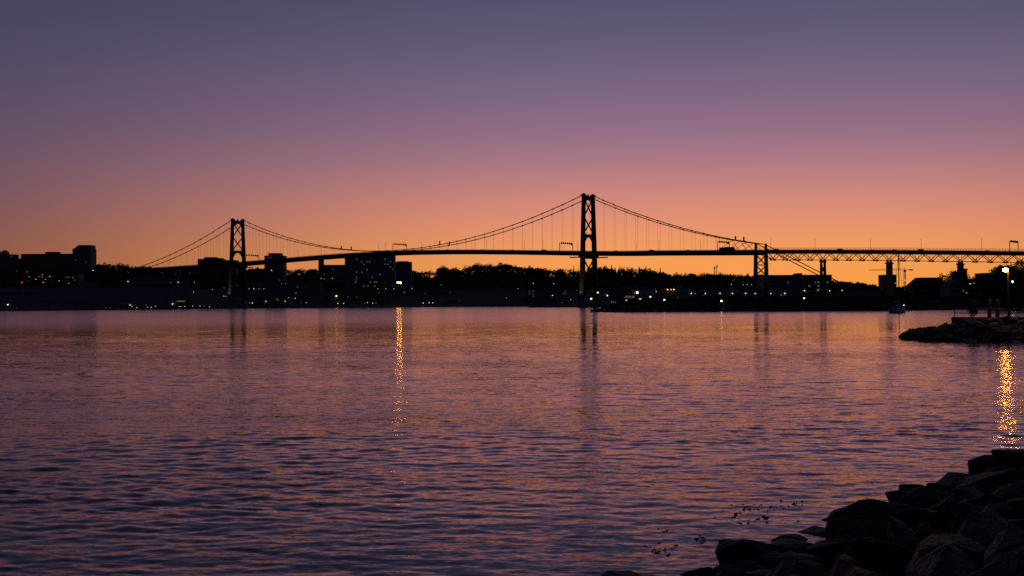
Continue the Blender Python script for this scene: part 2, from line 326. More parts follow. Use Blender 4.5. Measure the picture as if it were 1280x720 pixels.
def tower(s):
    tw = empty('tower', onb(s)-bridge.location); tw.parent = bridge
    dz = deck_z(s)
    def half(z): return np.interp(z, [0, dz, HT], [9.9, 8.3, 6.6])
    def P(side, z, off=0): return onb(s+off, side*half(z), z)
    for sd in (-1, 1):
        m = MB(); zs = [-2, 6, dz, HT]
        m.beam(P(sd,-2), P(sd,7), 5.6, 6.4, side=W); bpart(m, 'footing', CONC, tw)
        m = MB()
        m.beam(P(sd,6.5), P(sd,dz), 3.1, 4.0, 2.7, 3.3, side=W); m.beam(P(sd,dz), P(sd,HT), 2.7, 3.3, 2.2, 2.7, side=W)
        bpart(m, 'leg', STEEL, tw)
        m = MB().beam(P(sd,HT-.6), P(sd,HT+1.3), 3.4, 3.8, 3.0, 3.4, side=W); m.beam(P(sd,HT+1.2), P(sd,HT+2.2), 2.2, 2.6, 1.2, 1.6, side=W); bpart(m, 'saddle', STEEL, tw)
    def strut(z0, z1, name='strut', th=2.2):
        m = MB().beam(onb(s,-half((z0+z1)/2)+1.2,(z0+z1)/2), onb(s,half((z0+z1)/2)-1.2,(z0+z1)/2), z1-z0, th, side=(0,0,1)); bpart(m, name, STEEL, tw)
    def arch(z, drop):                       # curved underside of a portal strut
        m = MB(); h = half(z)-1.2; n = 10
        for i in range(n):
            a, b = -h+2*h*i/n, -h+2*h*(i+1)/n
            fa, fb = drop*abs(a/h)**2.6, drop*abs(b/h)**2.6
            if fa+fb < .05: continue
            vs = [onb(s+o, x, zz) for o in (-.9, .9) for x, zz in ((a, z), (b, z), (b, z-fb-.02), (a, z-fa-.02))]
            m.add(vs, [(0,1,2,3),(7,6,5,4),(0,4,5,1),(3,2,6,7),(0,3,7,4),(1,5,6,2)])
        bpart(m, 'arch', STEEL, tw)
    def cross(z0, z1, t=1.0):
        for a, b in ((-1, 1), (1, -1)):
            m = MB().beam(onb(s+.35*a, a*(half(z0)-1), z0), onb(s+.35*a, b*(half(z1)-1), z1), t, .66, side=(0,0,1)); bpart(m, 'diagonal_brace', STEEL, tw)
    strut(HT-3.0, HT-.4); arch(HT-3.0, 3.6)
    m = MB().beam(onb(s,0,HT-.5), onb(s,0,HT+1.0), 2.4, 1.2, 1.2, 1.0, side=W); m.beam(onb(s,0,HT+.9), onb(s,0,HT+3.2), .5, .5, .2, .2); bpart(m, 'beacon_mast', STEEL, tw)
    zt, zm, zb = HT-3.2, HT-17.5, HT-31
    cross(zm+.3, zt); cross(zb, zm-.3)
    strut(zb-2.6, zb-.2); arch(zb-2.6, 6.0); arch(zb+.9, .9)
    strut(dz-5.2, dz-2.2, th=3)
    z0 = dz-5.4
    for i in range(2):
        z1 = z0-17.5 if i == 0 else 8.0
        cross(z1+.4, z0-.2, 1.1); strut(z1-1.0, z1+.3); z0 = z1-1
    # working platform slung at deck level
    m = MB()
    for sd in (-1, 1):
        m.beam(onb(s-11, sd*10.6, dz-4.0), onb(s+11, sd*10.6, dz-4.0), .8, 2.4, side=(0,0,1))
        for o in np.linspace(-10.5, 10.5, 6): m.beam(onb(s+o, sd*11.6, dz-3.6), onb(s+o, sd*11.6, dz-2.4), .15)
        m.beam(onb(s-10.5, sd*11.6, dz-2.4), onb(s+10.5, sd*11.6, dz-2.4), .12)
        m.beam(onb(s-3, sd*9.7, dz-3), onb(s+3, sd*9.7, dz-3), 3.0, 1.4, side=(0,0,1))
    bpart(m, 'platform', STEEL, tw)
    return tw
towR = tower(0); towL = tower(-SPAN)
# cables
BENT = solve_s(951.5)
def cable_z(s):
    if -SPAN <= s <= 0:
        low = deck_z(-SPAN/2)+1.6; k = (s+SPAN/2)/(SPAN/2); return low+(HT+1-low)*k*k
    if s > 0:
        e = deck_z(BENT)+5.6
        if s <= BENT: k = s/BENT; return (HT+1)*(1-k)+e*k-4*9.0*k*(1-k)*.62
        return e-(s-BENT)*.50
    t = (-SPAN-s)/157; e = deck_z(-SPAN-157)+3.5
    return (HT+1)*(1-t)+e*t-4*7*t*(1-t)*.6 if t <= 1 else e-(-SPAN-157-s)*.45
for sd in (-1, 1):
    m = MB(); ss = list(np.linspace(-SPAN-215, -SPAN, 24))+list(np.linspace(-SPAN, 0, 64))[1:]+list(np.linspace(0, BENT, 26))[1:]+[BENT+70]
    m.tube([onb(s, sd*HALF, cable_z(s)) for s in ss], .36, 6); bpart(m, 'main_cable', CABLE)
PN = SPAN/42
hs = [-SPAN+PN*i for i in range(1, 42)]+[BENT/15*i for i in range(1, 13)]+[-SPAN-157/15*i for i in range(1, 15)]
for s in hs:
    for sd in (-1, 1):
        zc, zd = cable_z(s), deck_z(s)-.5
        if zc-zd < 1: continue
        bpart(MB().beam(onb(s, sd*HALF, zd), onb(s, sd*HALF, zc), .1, .1), 'hanger', CABLE)
        bpart(MB().beam(onb(s-.45, sd*HALF, cable_z(s-.45)), onb(s+.45, sd*HALF, cable_z(s+.45)), 1.0, .95), 'cable_clamp', CABLE)
for sd in (-1, 1):                 # inclined stays beside the cable bent
    for a, b in ((BENT-34, BENT-20), (BENT-14, BENT-20.5), (BENT-20, BENT-9), (BENT-2, BENT-9.5)):
        bpart(MB().beam(onb(a, sd*HALF, deck_z(a)), onb(b, sd*HALF, cable_z(b)), .3, .3), 'stay', CABLE)
for s in (solve_s(433), solve_s(556), solve_s(925)):   # boxes riding on the cables
    for sd in (-1, 1):
        z = cable_z(s); m = MB().beam(onb(s, sd*HALF, z+.2), onb(s, sd*HALF, z+3.4), .9, .9, 1.1, 1.1); m.beam(onb(s-1.2, sd*HALF, z+.4), onb(s+1.2, sd*HALF, z+.4), .5)
        bpart(m, 'cable_beacon', METAL)
# deck in panels
edges = [-SPAN-157+157/15*i for i in range(15)]+[-SPAN+PN*i for i in range(42)]+[BENT/15*i for i in range(15)]+[BENT]
ap = [BENT]+[BENT+ (solve_s(1029)-BENT)/5*i for i in range(1, 6)]
SP = solve_s(1029)-BENT; PIERS = [BENT, BENT+SP, BENT+2*SP, BENT+3*SP, BENT+4*SP]
edges += [BENT+SP/5*i for i in range(1, 26)]
for i in range(len(edges)-1):
    a, b = edges[i]+.02, edges[i+1]-.02; za, zb = deck_z(a), deck_z(b); app = a > BENT-1
    m = MB(); wd = 9.6
    def hexa(w0, w1, t0, t1):
        vs = [onb(a,w0,za+t0),onb(b,w0,zb+t0),onb(b,w1,zb+t0),onb(a,w1,za+t0),onb(a,w0,za+t1),onb(b,w0,zb+t1),onb(b,w1,zb+t1),onb(a,w1,za+t1)]
        m.add(vs, [(0,3,2,1),(4,5,6,7),(0,1,5,4),(1,2,6,5),(2,3,7,6),(3,0,4,7)])
    hexa(-wd, wd, -.9 if not app else -1.5, 0)
    if not app:
        for sd in (-1, 1): hexa(sd*HALF-.3, sd*HALF+.3, -2.6, -.92)
    p = bpart(m, 'deck_panel', STEEL)
    m = MB()
    for sd in (-1, 1):
        for h, t in ((1.35, .14), (.95, .08), (.55, .08)): m.beam(onb(a, sd*(wd-.15), za+h), onb(b, sd*(wd-.15), zb+h), t)
        n = 5
        for k in range(n):
            s = a+(b-a)*(k+.5)/n; m.beam(onb(s, sd*(wd-.15), deck_z(s)-.02), onb(s, sd*(wd-.15), deck_z(s)+(2.5 if app else 1.4)), .13)
        if app: m.beam(onb(a, sd*(wd-.15), za+2.5), onb(b, sd*(wd-.15), zb+2.5), .1)
        m.beam(onb(a, sd*6.0, za+.55), onb(b, sd*6.0, zb+.55), 1.1, .35, side=(0,0,1))
    o = m.build('railing', METAL, p); o.data.transform(Matrix.Translation(-bridge.location))
# approach trusses right of the cable bent
TD = 6.1
for i in range(5):
    s0, s1 = BENT+SP*i, BENT+SP*(i+1)
    tr = empty('approach_truss', onb((s0+s1)/2)-bridge.location); tr.parent = bridge
    for sd in (-1, 1):
        w0 = sd*2.9
        def top(s): return onb(s, w0, deck_z(s)-1.5)
        def bot(s):
            dd = TD
            if i == 0: dd = 1.8+(TD-1.8)*min(1, (s-s0)/(SP/5))
            return onb(s, w0, deck_z(s)-dd)
        m = MB().beam(bot(s0+.05), bot(s0+SP/5), .4, .4); m.beam(bot(s0+SP/5), bot(s1-.05), .4, .4); bpart(m, 'lower_chord', STEEL, tr)
        for k in range(5):
            c = s0+SP/5*(k+1)-(0 if i else 0); h = SP/10
            b_ = bot(c-.01 if k == 4 else c)
            for e in (-1, 1):
                if k == 4 and e == 1 and i == 4: continue
                bpart(MB().beam(b_+Vector((0,0,.2)), top(c+e*h*.98), .42, .36), 'diagonal', STEEL, tr)
            bpart(MB().beam(b_+Vector((0,0,-.3))-U*1.1, b_+Vector((0,0,-.3))+U*.9, .7, .45, side=(0,0,1)), 'gusset', STEEL, tr)
            bpart(MB().beam(b_, top(c), .2, .2), 'vertical', STEEL, tr)
def pier(s, kind):
    pr = empty('pier', onb(s)-bridge.location); pr.parent = bridge
    g = ground_z(onb(s).x, onb(s).y)-2; dz = deck_z(s)
    if kind == 'bent':
        for sd in (-1, 1):
            bpart(MB().beam(onb(s, sd*9.2, g), onb(s, sd*8.3, dz-1), 2.6, 2.6, 2.1, 2.1, side=W), 'leg', STEEL, pr)
            bpart(MB().beam(onb(s, sd*8.3, dz-1), onb(s, sd*HALF*1.22, dz+6.2), 1.6, 1.7, 1.3, 1.4, side=W), 'cable_post', STEEL, pr)
        zz = [dz-2, dz-10, dz-17.5, dz-25, dz-33]
        for k in range(4):
            for a, b in ((-1, 1), (1, -1)):
                bpart(MB().beam(onb(s+.3*a, a*8.0, zz[k]), onb(s+.3*a, b*8.0, zz[k+1]), .8, .5, side=(0,0,1)), 'diagonal_brace', STEEL, pr)
            bpart(MB().beam(onb(s, -8.0, zz[k+1]), onb(s, 8.0, zz[k+1]), .8, .9, side=(0,0,1)), 'strut', STEEL, pr)
    elif kind == 'steel':
        for sd in (-1, 1): bpart(MB().beam(onb(s, sd*3.6, g), onb(s, sd*2.9, dz-TD-.7), 1.8, 1.8, 1.4, 1.4, side=W), 'leg', STEEL, pr)
        bpart(MB().beam(onb(s, -4, dz-TD-1.2), onb(s, 4, dz-TD-1.2), 1.3, 1.9, side=(0,0,1)), 'pier_cap', STEEL, pr)
        zz = np.linspace(dz-TD-2, g+4, 4)
        for k in range(3):
            for a, b in ((-1, 1), (1, -1)): bpart(MB().beam(onb(s+.3*a, a*2.9, zz[k]), onb(s+.3*a, b*3.1, zz[k+1]), .6, .45, side=(0,0,1)), 'diagonal_brace', STEEL, pr)
    else:
        bpart(MB().beam(onb(s, 0, g), onb(s, 0, dz-TD-2.4), 6.4, 3.2, 5.0, 2.8, side=W), 'shaft', CONC, pr)
        bpart(MB().beam(onb(s, 0, dz-TD-2.4), onb(s, 0, dz-TD-1.3), 7.4, 3.4, side=W), 'pier_cap', CONC, pr)
        for sd in (-1, 1): bpart(MB().beam(onb(s, sd*2.9, dz-TD-1.3), onb(s, sd*2.9, dz-TD-.3), 1.4, 1.4), 'bearing', STEEL, pr)
pier(PIERS[0], 'bent'); pier(PIERS[1], 'steel'); pier(PIERS[2], 'shaft'); pier(PIERS[3], 'shaft'); pier(PIERS[4], 'shaft'); pier(-SPAN-157, 'steel')
# islet under the right tower
m = MB(); n = 44; P0 = onb(0)
rings = [(1.0, -1.5), (.93, .6), (.8, 1.5), (.4, 1.9)]
vs = [(P0.x+3+52*q*math.cos(6.2832*k/n)*(1+.12*math.sin(k*2.3)), P0.y+26+34*q*math.sin(6.2832*k/n)*(1+.1*math.sin(k*3.1)), z+(.3*math.sin(k*5.7) if z > 0 else 0)) for q, z in rings for k in range(n)]
fs = [(i*n+k, i*n+(k+1) % n, (i+1)*n+(k+1) % n, (i+1)*n+k) for i in range(3) for k in range(n)]+[tuple(range(3*n, 4*n))]
tag(m.add(vs, fs).build('islet', EARTH), 'low dark islet round the foot of the nearer bridge tower', kind='structure')

# lamps, gantries and traffic on the bridge
def lamp_proto(h):
    o = empty('bridge_lamp', (0,0,0)); MB().tube([(0,0,-.02),(0,0,h*.6),(0,0,h-.4),(0,.35,h-.05),(0,1.4,h)], .13, 5, .07).build('pole', METAL, o)
    MB().box(-.16,.16,1.2,2.0,h-.1,h+.1).build('lamp_head', METAL, o); MB().box(-.2,.2,-.2,.2,-.02,.35).build('base', METAL, o); return o
lp = None
for i, px in enumerate((335, 372, 402, 473, 482.5, 527, 544, 590, 609, 656, 679, 722, 746, 795.5, 824, 876, 964, 1019.5, 1088.5, 1152, 1227.5)):
    side = -1 if i % 2 == 0 else 1
    s = solve_s(px); ss_ = s
    for _ in range(4):
        p = onb(ss_, side*9.2); pxx = 640+F*p.x/p.y; ss_ += (px-pxx)*.55
    o = lp if lp and i == 0 else (copy_tree(lp) if lp else lamp_proto(9.2)); lp = lp or o
    o.location = onb(ss_, side*9.1, deck_z(ss_)); o.rotation_euler = (0, 0, math.atan2(W.y, W.x)-math.pi/2+(0 if side < 0 else math.pi))
    tag(o, 'tall thin lamp post with bent arm on the bridge deck', 'lamp post', 'lamp posts along the bridge deck')
def gantry(px0, px1, label, solid=False):
    s = solve_s((px0+px1)/2); o = tag(empty('lane_signal_gantry', onb(s, 0, deck_z(s)), math.atan2(W.y, W.x)), label, 'sign gantry', 'gantries over the bridge deck')
    h = 7.4; hw = 9.2
    for sd in (-1, 1): MB().beam((sd*hw,0,-.02), (sd*hw,0,h+.3), .4, .4).build('post', METAL, o)
    MB().beam((-hw-.2,0,h), (hw+.2,0,h), .35, .35, side=(0,0,1)).build('beam', METAL, o)
    if solid: MB().box(-hw+.6, hw-.6, -.42, -.2, h-.7, h+.7).build('sign_panel', METAL, o)
    else:
        for k, x in enumerate((-7,-4.2,-1.4,1.4,4.2,7)): MB().box(x-.75-.3*(k==5), x+.75, -.5, -.2, h-.8-.6*(k==5), h+.8).build('signal_box', METAL, o)
gantry(306, 324, 'lane signal gantry on the bridge just right of the farther tower')
gantry(491, 509, 'lane signal gantry standing on the bridge at mid span')
gantry(701, 715, 'lane signal gantry on the bridge just left of the nearer tower')
gantry(898, 911.5, 'lane signal gantry on the bridge above the bus')
gantry(1264.5, 1271.5, 'sign gantry with one long panel on the bridge approach', True)
carpaint = [mat('car_paint_'+n_, c, .3, .05) for n_, c in (('dark', (.03,.03,.035)), ('silver', (.25,.25,.26)), ('red', (.18,.02,.02)), ('blue', (.03,.05,.12)), ('white', (.45,.45,.45)))]
def car(k, van=False):
    o = empty('car', (0,0,0)); L, hb = (4.5, .95) if not van else (5.0, 1.1)
    prof = [(-L/2,.3),(L/2,.3),(L/2,.62),(L/2-.15,.78),(L/2-1.1,hb),(-L/2+.3,hb),(-L/2,.85)]
    MB().prism(prof, -.88, .88).build('body', carpaint[k], o)
    top = 1.48 if not van else 1.9
    cab = [(L/2-1.2,hb-.02),(L/2-1.95,top),(-L/2+.95,top),(-L/2+.35,hb-.02)] if not van else [(L/2-1.0,hb-.02),(L/2-1.6,top),(-L/2+.25,top),(-L/2+.12,hb-.02)]
    c = MB().prism(cab, -.76, .76).build('cabin', carpaint[k], o)
    for sd in (-1, 1): MB().prism([(x*.94-.02, hb+.06 if z < top else z-.12) for x, z in cab], sd*.79-.02, sd*.79+.02).build('side_window', GLASS, c)
    for x in (-L/2+.85, L/2-.85):
        for sd in (-1, 1): MB().tube([(x, sd*.72, .33),(x, sd*.92, .33)], .33, 12).build('wheel', TYRE, o)
    for sd in (-1, 1): MB().box(L/2-.1, L/2+.02, sd*.62-.16, sd*.62+.16, .58, .72).build('headlight', WHITEP, o)
    return o
protos = [car(i) for i in range(5)]+[car(0, True), car(4, True)]
used = set()
names = ['black car', 'silver car', 'red car', 'blue car', 'white car', 'black van', 'white van']
for i, (px, lane, k) in enumerate(((348,1,0),(441,-1,0),(470,-1,3),(560,-1,0),(602,1,0),(641,-1,3),(681,-1,5),(771,-1,0),(806,1,2),(815.5,-1,5),(861,-1,0),(971.5,-1,5),(1009,1,0),(1051.5,-1,5),(1089.5,1,2),(1119,-1,0),(1152.5,-1,5),(1235,-1,1))):
    s = solve_s(px); ss_ = s
    for _ in range(4):
        p = onb(ss_, lane*3.2); ss_ += (px-(640+F*p.x/p.y))*.55
    if k in used: o = copy_tree(protos[k])
    else: o = protos[k]; used.add(k)
    slope = math.atan((deck_z(ss_+2)-deck_z(ss_-2))/4)
    o.location = onb(ss_, lane*3.2, deck_z(ss_)+.012); o.rotation_euler = (0, -slope if lane < 0 else slope, math.atan2(U.y, U.x)+(0 if lane < 0 else math.pi))
    where = 'on the main span between the towers' if s < 0 else ('between the nearer tower and the cable bent' if s < BENT else 'on the trussed approach')
    tag(o, 'small dark silhouetted %s driving %s' % ('van' if k > 4 else 'car', where), 'van' if k > 4 else 'car', 'traffic crossing the bridge')
    o.name = 'van' if k > 4 else 'car'
for k, o in enumerate(protos):
    if k not in used:
        for c in list(o.children_recursive)+[o]: bpy.data.objects.remove(c)
s = solve_s(911.5); b = tag(empty('bus', onb(s, -3.0, deck_z(s)+.012), math.atan2(U.y, U.x)), 'long dark city bus on the bridge beside a lane signal gantry', 'bus')
MB().prism([(-6,.35),(6,.35),(6.05,1.2),(5.9,3.15),(5.7,3.3),(-5.9,3.3),(-6,3.1)], -1.27, 1.27).build('body', carpaint[0], b)
for k in range(7):
    for sd in (-1, 1): MB().box(-5.5+k*1.55, -4.15+k*1.55, sd*1.29-.02, sd*1.29+.02, 1.4, 2.6).build('window', GLASS, b)
for x in (-3.8, 3.9):
    for sd in (-1, 1): MB().tube([(x, sd*1.0, .48),(x, sd*1.3, .48)], .48, 12).build('wheel', TYRE, b)
MB().box(-2, 2.4, -.8, .8, 3.3, 3.55).build('roof_unit', METAL, b)

# ------------------------------------------------------------------ buildings
def building(name, px0, px1, ytop, D, label, wall, depth=18, fl=0, cols=0, lit=(), roofs=(), base=None, yaw=0, winsize=(1.7,1.5), litp=0, roofkind='flat', cat='building', rim=.5, wtop=2.2, floor_h=3.2, face=False):
    x0, x1 = xat(px0, D), xat(px1, D); cx = (x0+x1)/2; wd = x1-x0; zt = zat((px0+px1)/2, ytop, D)
    if face: yaw = math.atan2(-cx, D); wd /= math.cos(yaw)**2
    zb = base if base is not None else min(ground_z(cx, D+depth/2), ground_z(x0, D), ground_z(x1, D))-1.5
    o = tag(empty(name, (cx, D, zb), yaw), label, cat); H = zt-zb
    if roofkind == 'gable':
        eh = H*.72
        MB().prism([(-wd/2,0),(wd/2,0),(wd/2,eh),(0,H),(-wd/2,eh)], 0, depth).build('wall', wall, o)
        m = MB()
        for sd in (-1, 1):
            m.add([(sd*(wd/2+.4),-.4,eh-.3),(0,-.4,H+.05),(0,depth+.4,H+.05),(sd*(wd/2+.4),depth+.4,eh-.3),(sd*(wd/2+.4),-.4,eh),(0,-.4,H+.35),(0,depth+.4,H+.35),(sd*(wd/2+.4),depth+.4,eh)],
                  [(0,3,2,1),(4,5,6,7),(0,1,5,4),(1,2,6,5),(2,3,7,6),(3,0,4,7)])
        m.build('roof', ROOF, o); H = eh
    elif roofkind == 'hip':
        eh = H*.62; t = .3
        MB().box(-wd/2, wd/2, 0, depth, 0, eh).build('wall', wall, o)
        m = MB(); e = .5
        m.add([(-wd/2-e,-e,eh),(wd/2+e,-e,eh),(wd/2+e,depth+e,eh),(-wd/2-e,depth+e,eh),(-wd*t,depth*.3,H),(wd*t,depth*.3,H),(wd*t,depth*.7,H),(-wd*t,depth*.7,H)],
              [(0,3,2,1),(4,5,6,7),(0,1,5,4),(1,2,6,5),(2,3,7,6),(3,0,4,7)]); m.build('roof', ROOF, o); H = eh
    else:
        MB().box(-wd/2, wd/2, 0, depth, 0, H-rim).build('wall', wall, o)
        m = MB().box(-wd/2-.25, wd/2+.25, -.25, depth+.25, H-rim, H); m.build('roof', ROOF, o)
    for a, b, y in roofs:                       # penthouses and plant rooms
        xa, xb = xat(a, D)-cx, xat(b, D)-cx; zz = zat((a+b)/2, y, D)-zb
        MB().box(xa, xb, depth*.2, depth*.8, H, zz).build('penthouse', wall, o)
    if fl and cols:
        ww, wh = winsize; me_d = MB().box(-ww/2, ww/2, -.09, .02, -wh/2, wh/2).mesh('window', WIN); me_l = MB().box(-ww/2, ww/2, -.09, .02, -wh/2, wh/2).mesh('lit_window', LITW); me_s = MB().box(-ww/2, ww/2, -.09, .02, -wh/2, wh/2).mesh('dim_window', LITD)
        xs = np.linspace(-wd/2+wd/cols/2, wd/2-wd/cols/2, cols)
        litset = set()
        for (lx, ly) in lit:
            q = at(lx, ly, D); litset.add((int(np.argmin(abs(xs-(q.x-cx)))), int(np.argmin([abs(H-wtop-f*floor_h-(q.z-zb)) for f in range(fl)]))))
        for f in range(fl):
            for c in range(cols):
                isl = (c, f) in litset or random.random() < litp
                wo_ = link('window', me_l if (c, f) in litset else (me_s if isl else me_d), o); wo_.location = (xs[c], 0, H-wtop-f*floor_h)
    return o
B = building
B('apartment_block', -12, 5.5, 314.3, 1690, 'dark apartment block with a stepped roof, left of the long hospital slab', GREY, 16, 9, 6, roofs=((2,4.5,312.6),), litp=.05)
B('apartment_block', 6, 17.6, 317.8, 1680, 'lower apartment wing joined to the stepped-roof block', GREY, 16, 8, 5, litp=.06)
B('office_building', 17.9, 26, 323, 1720, 'low dark block in the gap left of the long slab', GREY, 14, 5, 4)
B('slab_building', 26, 91, 317.2, 1700, 'long flat slab building with a plant room on its roof', GREY, 20, 7, 26, roofs=((55,70.5,314.6),), winsize=(1.9,1.3), litp=.012)
t_ = B('tower_block', 90.5, 113.8, 311, 1680, 'tallest dark tower block with a sloped shoulder, at the end of the long slab', GREY, 22, 11, 9, winsize=(1.4,1.4), litp=.02)
z_ = zat(100, 306.2, 1680)-t_.location.z; h_ = zat(100, 311, 1680)-t_.location.z; c_ = t_.location.x
MB().prism([(xat(91,1680)-c_, h_),(xat(113.4,1680)-c_, h_),(xat(113.2,1680)-c_, z_),(xat(97.5,1680)-c_, z_)], 2, 20).build('crown', GREY, t_)
B('storage_hall', 14, 206, 357, 1085, 'long windowless blue-grey dockyard hall along the waterfront', BLUEG, 45, rim=1.2, face=True)
B('storage_hall', -25, 40, 365.5, 960, 'lower grey dockyard hall in front of the long hall', BLUEG, 35, rim=.8, face=True)
B('dockyard_office', 166, 233, 346, 1200, 'wide dockyard building with a band of windows behind the long hall', BLUEG, 22, 3, 24, winsize=(1.3,2.2), wtop=4, face=True)
B('dockyard_office', 60, 98, 341, 1420, 'low wide building with lit windows below the slab building', GREY, 18, 4, 14, lit=((87,347),(82,347),(91,347),(85,351)), litp=.03)
B('shed', 204, 237, 374, 1150, 'small waterfront shed with a row of lit windows', BRICK, 14, 1, 12, lit=[(214+2*i,377) for i in range(9)], wtop=1.9)
B('apartment_block', 247, 277, 323.5, 1600, 'broad building with a curved roof line behind the farther tower', BRICK, 22, 6, 10, roofs=((254,269,321.2),(270,276,322.4)))
B('apartment_block', 276.5, 294, 325, 1610, 'lower stepped wing behind the farther tower', BRICK, 22, 5, 6, roofs=((288,293.9,326),))
B('apartment_tower', 330.5, 354.5, 319.5, 1560, 'square tower block with a wide overhanging cap right of the farther tower', GREY, 22, 12, 7, roofs=((334.5,350.5,316.2),), litp=.01, rim=1.2)
B('warehouse', 300, 400, 352, 1420, 'long low warehouse on the slope right of the farther tower', GREY, 25, 3, 30, litp=.02, wtop=3)
B('brick_block', 310, 330, 336, 1600, 'mid-height block below the bridge deck beside the tower', BRICK, 20, 6, 7)
B('stair_tower', 398, 404, 322.5, 1590, 'narrow dark tower reaching the bridge deck', GREY, 8, 8, 2)
B('office_block', 404, 431, 331, 1590, 'flat-roofed office block left of the big apartment block', GREY, 20, 6, 10, rim=.9, lit=((401,348),), litp=.02)
AL = ((446.5,323.3),(450.5,328.3),(458.7,328.3),(462.5,328.3),(456.5,331.3),(452.5,340),(458.5,338),(447,340.5),(444.5,346),(445,348.5),(464.5,346),(476,343.3),(481.5,323),(481.5,329),(487,326),(487.3,332),(485,331.8),(491,335.3),(487,335))
B('apartment_slab', 431, 493, 318.6, 1540, 'largest apartment slab with scattered lit windows behind the bridge', BLUEG, 20, 15, 19, lit=AL, winsize=(1.5,1.5), roofs=((446,478,317.2),))
B('apartment_block', 493.3, 513.8, 327.3, 1600, 'smaller apartment block at the right end of the largest slab', GREY, 18, 7, 7, roofs=((496,510,326.3),))
B('low_office', 438, 480, 350.8, 1430, 'low building with two rows of lit windows under the apartment slab', BRICK, 16, 3, 16, lit=((444,352.5),(464,352.5),(467,352.5),(470,352.5),(456,357.5),(461,357.5),(467,357.5)), wtop=1.6, floor_h=4.6)
B('waterfront_building', 405, 452, 369, 1400, 'long low quay building left of the floodlight', GREY, 15, 2, 18, litp=.03)
B('waterfront_building', 320, 362, 371, 1290, 'low quay building by the farther tower foot', GREY, 15, 1, 14, litp=.05)
B('terraced_building', 520, 562, 358.5, 1620, 'long pale terraced building under the wooded ridge', GREY, 14, 3, 16, litp=.02)
B('quay_shed', 556, 572, 374.5, 1500, 'small quay shed on the far shore below the wood', BRICK, 12, 1, 4, roofkind='gable')
B('office_building', 658, 708, 361, 1560, 'three-storey office building with lit stair windows left of the nearer tower', GREY, 18, 4, 20, lit=((662.5,364),(662.5,367),(667.5,364),(667.5,367),(667.5,370),(707,362),(707,365.3),(707,368.2),(707,371.2),(704.5,365.3),(704.5,368.2)), wtop=2.8, winsize=(1.6,1.2))
B('apartment_block', 700, 724, 348, 1700, 'dark mid-height block behind the nearer tower', BLUEG, 18, 5, 8)
B('harbour_shed', 640, 700, 373, 1450, 'low long shed at the far waterline left of the nearer tower', GREY, 14, 1, 16)
B('boat_house', 751, 760, 365.5, 1160, 'small boat house with a lamp-lit orange wall right of the nearer tower', CREAM, 12, roofkind='flat')
B('shed', 762, 798, 362, 1100, 'wide grey shed between the boat house and the workshop', BLUEG, 18, 1, 8, rim=.8)
B('workshop', 781, 806, 367.5, 1000, 'low workshop with warm lit windows on the shore', CREAM, 14, 1, 6, lit=((783,371),(787,371),(790,371)), wtop=2.3, winsize=(2.4,1.7))
B('long_shed', 822, 862, 359.5, 1050, 'pale long shed carrying three lamps under its eaves', CREAM, 25, rim=.8)
B('factory_hall', 852, 957, 355.5, 1120, 'longest factory hall with a row of wall lamps behind the cable bent', BLUEG, 40, rim=1.0, fl=1, cols=30, wtop=3, winsize=(2.4,1.2))
B('factory_annex', 862, 955, 370, 1040, 'low annex in front of the longest factory hall', GREY, 20, rim=.5)
t_ = B('office_block', 957, 1040, 343.5, 1090, 'big blue-grey block with a roof hut behind the bridge piers', BLUEG, 30, 6, 22, lit=((1023,352.5),(1023,356.5),(1023,361),(1034.7,352.3),(1010,356.5),(1013,356.5)), roofs=((999,1005,341.2),), litp=.015, wtop=3.4)
B('boat_shed', 1040, 1102, 362.5, 1000, 'wide low boat shed right of the blue-grey block', BLUEG, 20, rim=.6)
B('grain_tower', 1104.5, 1121, 343.3, 1000, 'square dark tower block behind a bridge pier', CONC, 14, rim=.4, fl=6, cols=3)
B('quay_shed', 1142, 1172, 362, 640, 'low shed on the near shore behind the moored sailboat', GREY, 12, 1, 9)
B('round_roof_house', 1146, 1187, 346.5, 690, 'broad house with a hipped roof on the near shore', BRICK, 20, 2, 9, roofkind='hip', cat='house', wtop=3, floor_h=3.6)
B('flat_house', 1232, 1256, 341, 620, 'flat-roofed house among trees left of the lit lamp post', CREAM, 14, 3, 6, cat='house', litp=.03)
B('house', 1186, 1212, 350, 600, 'dark gabled house with small lit windows', GREY, 12, 2, 5, roofkind='gable', cat='house', wtop=2.4, lit=((1203.5,354),(1204.5,361.3)), winsize=(.9,1.2))
B('house', 1256, 1292, 348, 560, 'gabled house behind the lit lamp post', GREY, 12, 2, 5, roofkind='gable', cat='house', wtop=2.2, winsize=(.9,1.2))
c = tag(empty('chimney', (xat(1205,640), 640, 3)), 'square brick chimney stack beside a dark tree', 'chimney')
zc = zat(1205, 337, 640)-3
MB().box(-1.3,1.3,-1.3,1.3,-1,zc).build('stack', BRICK, c); MB().box(-1.6,1.6,-1.6,1.6,zc,zc+.5).build('cap', BRICK, c)
for px, y, lean, lb in ((893.3,332.5,0,'upright antenna mast on the wooded ridge'), (896.3,331,1.4,'leaning antenna mast beside the upright one')):
    D = 1840; z0 = ground_z(xat(px, D), D); zt = zat(px, y, D)
    a = tag(empty('antenna_mast', (xat(px, D), D, z0-.5)), lb, 'mast'); MB().tube([(-lean,0,0),(0,0,zt-z0)], .8, 6, .5).build('mast', METAL, a); MB().box(-.9,.9,-.5,.5,zt-z0-4,zt-z0-.4).build('antenna_panel', METAL, a)
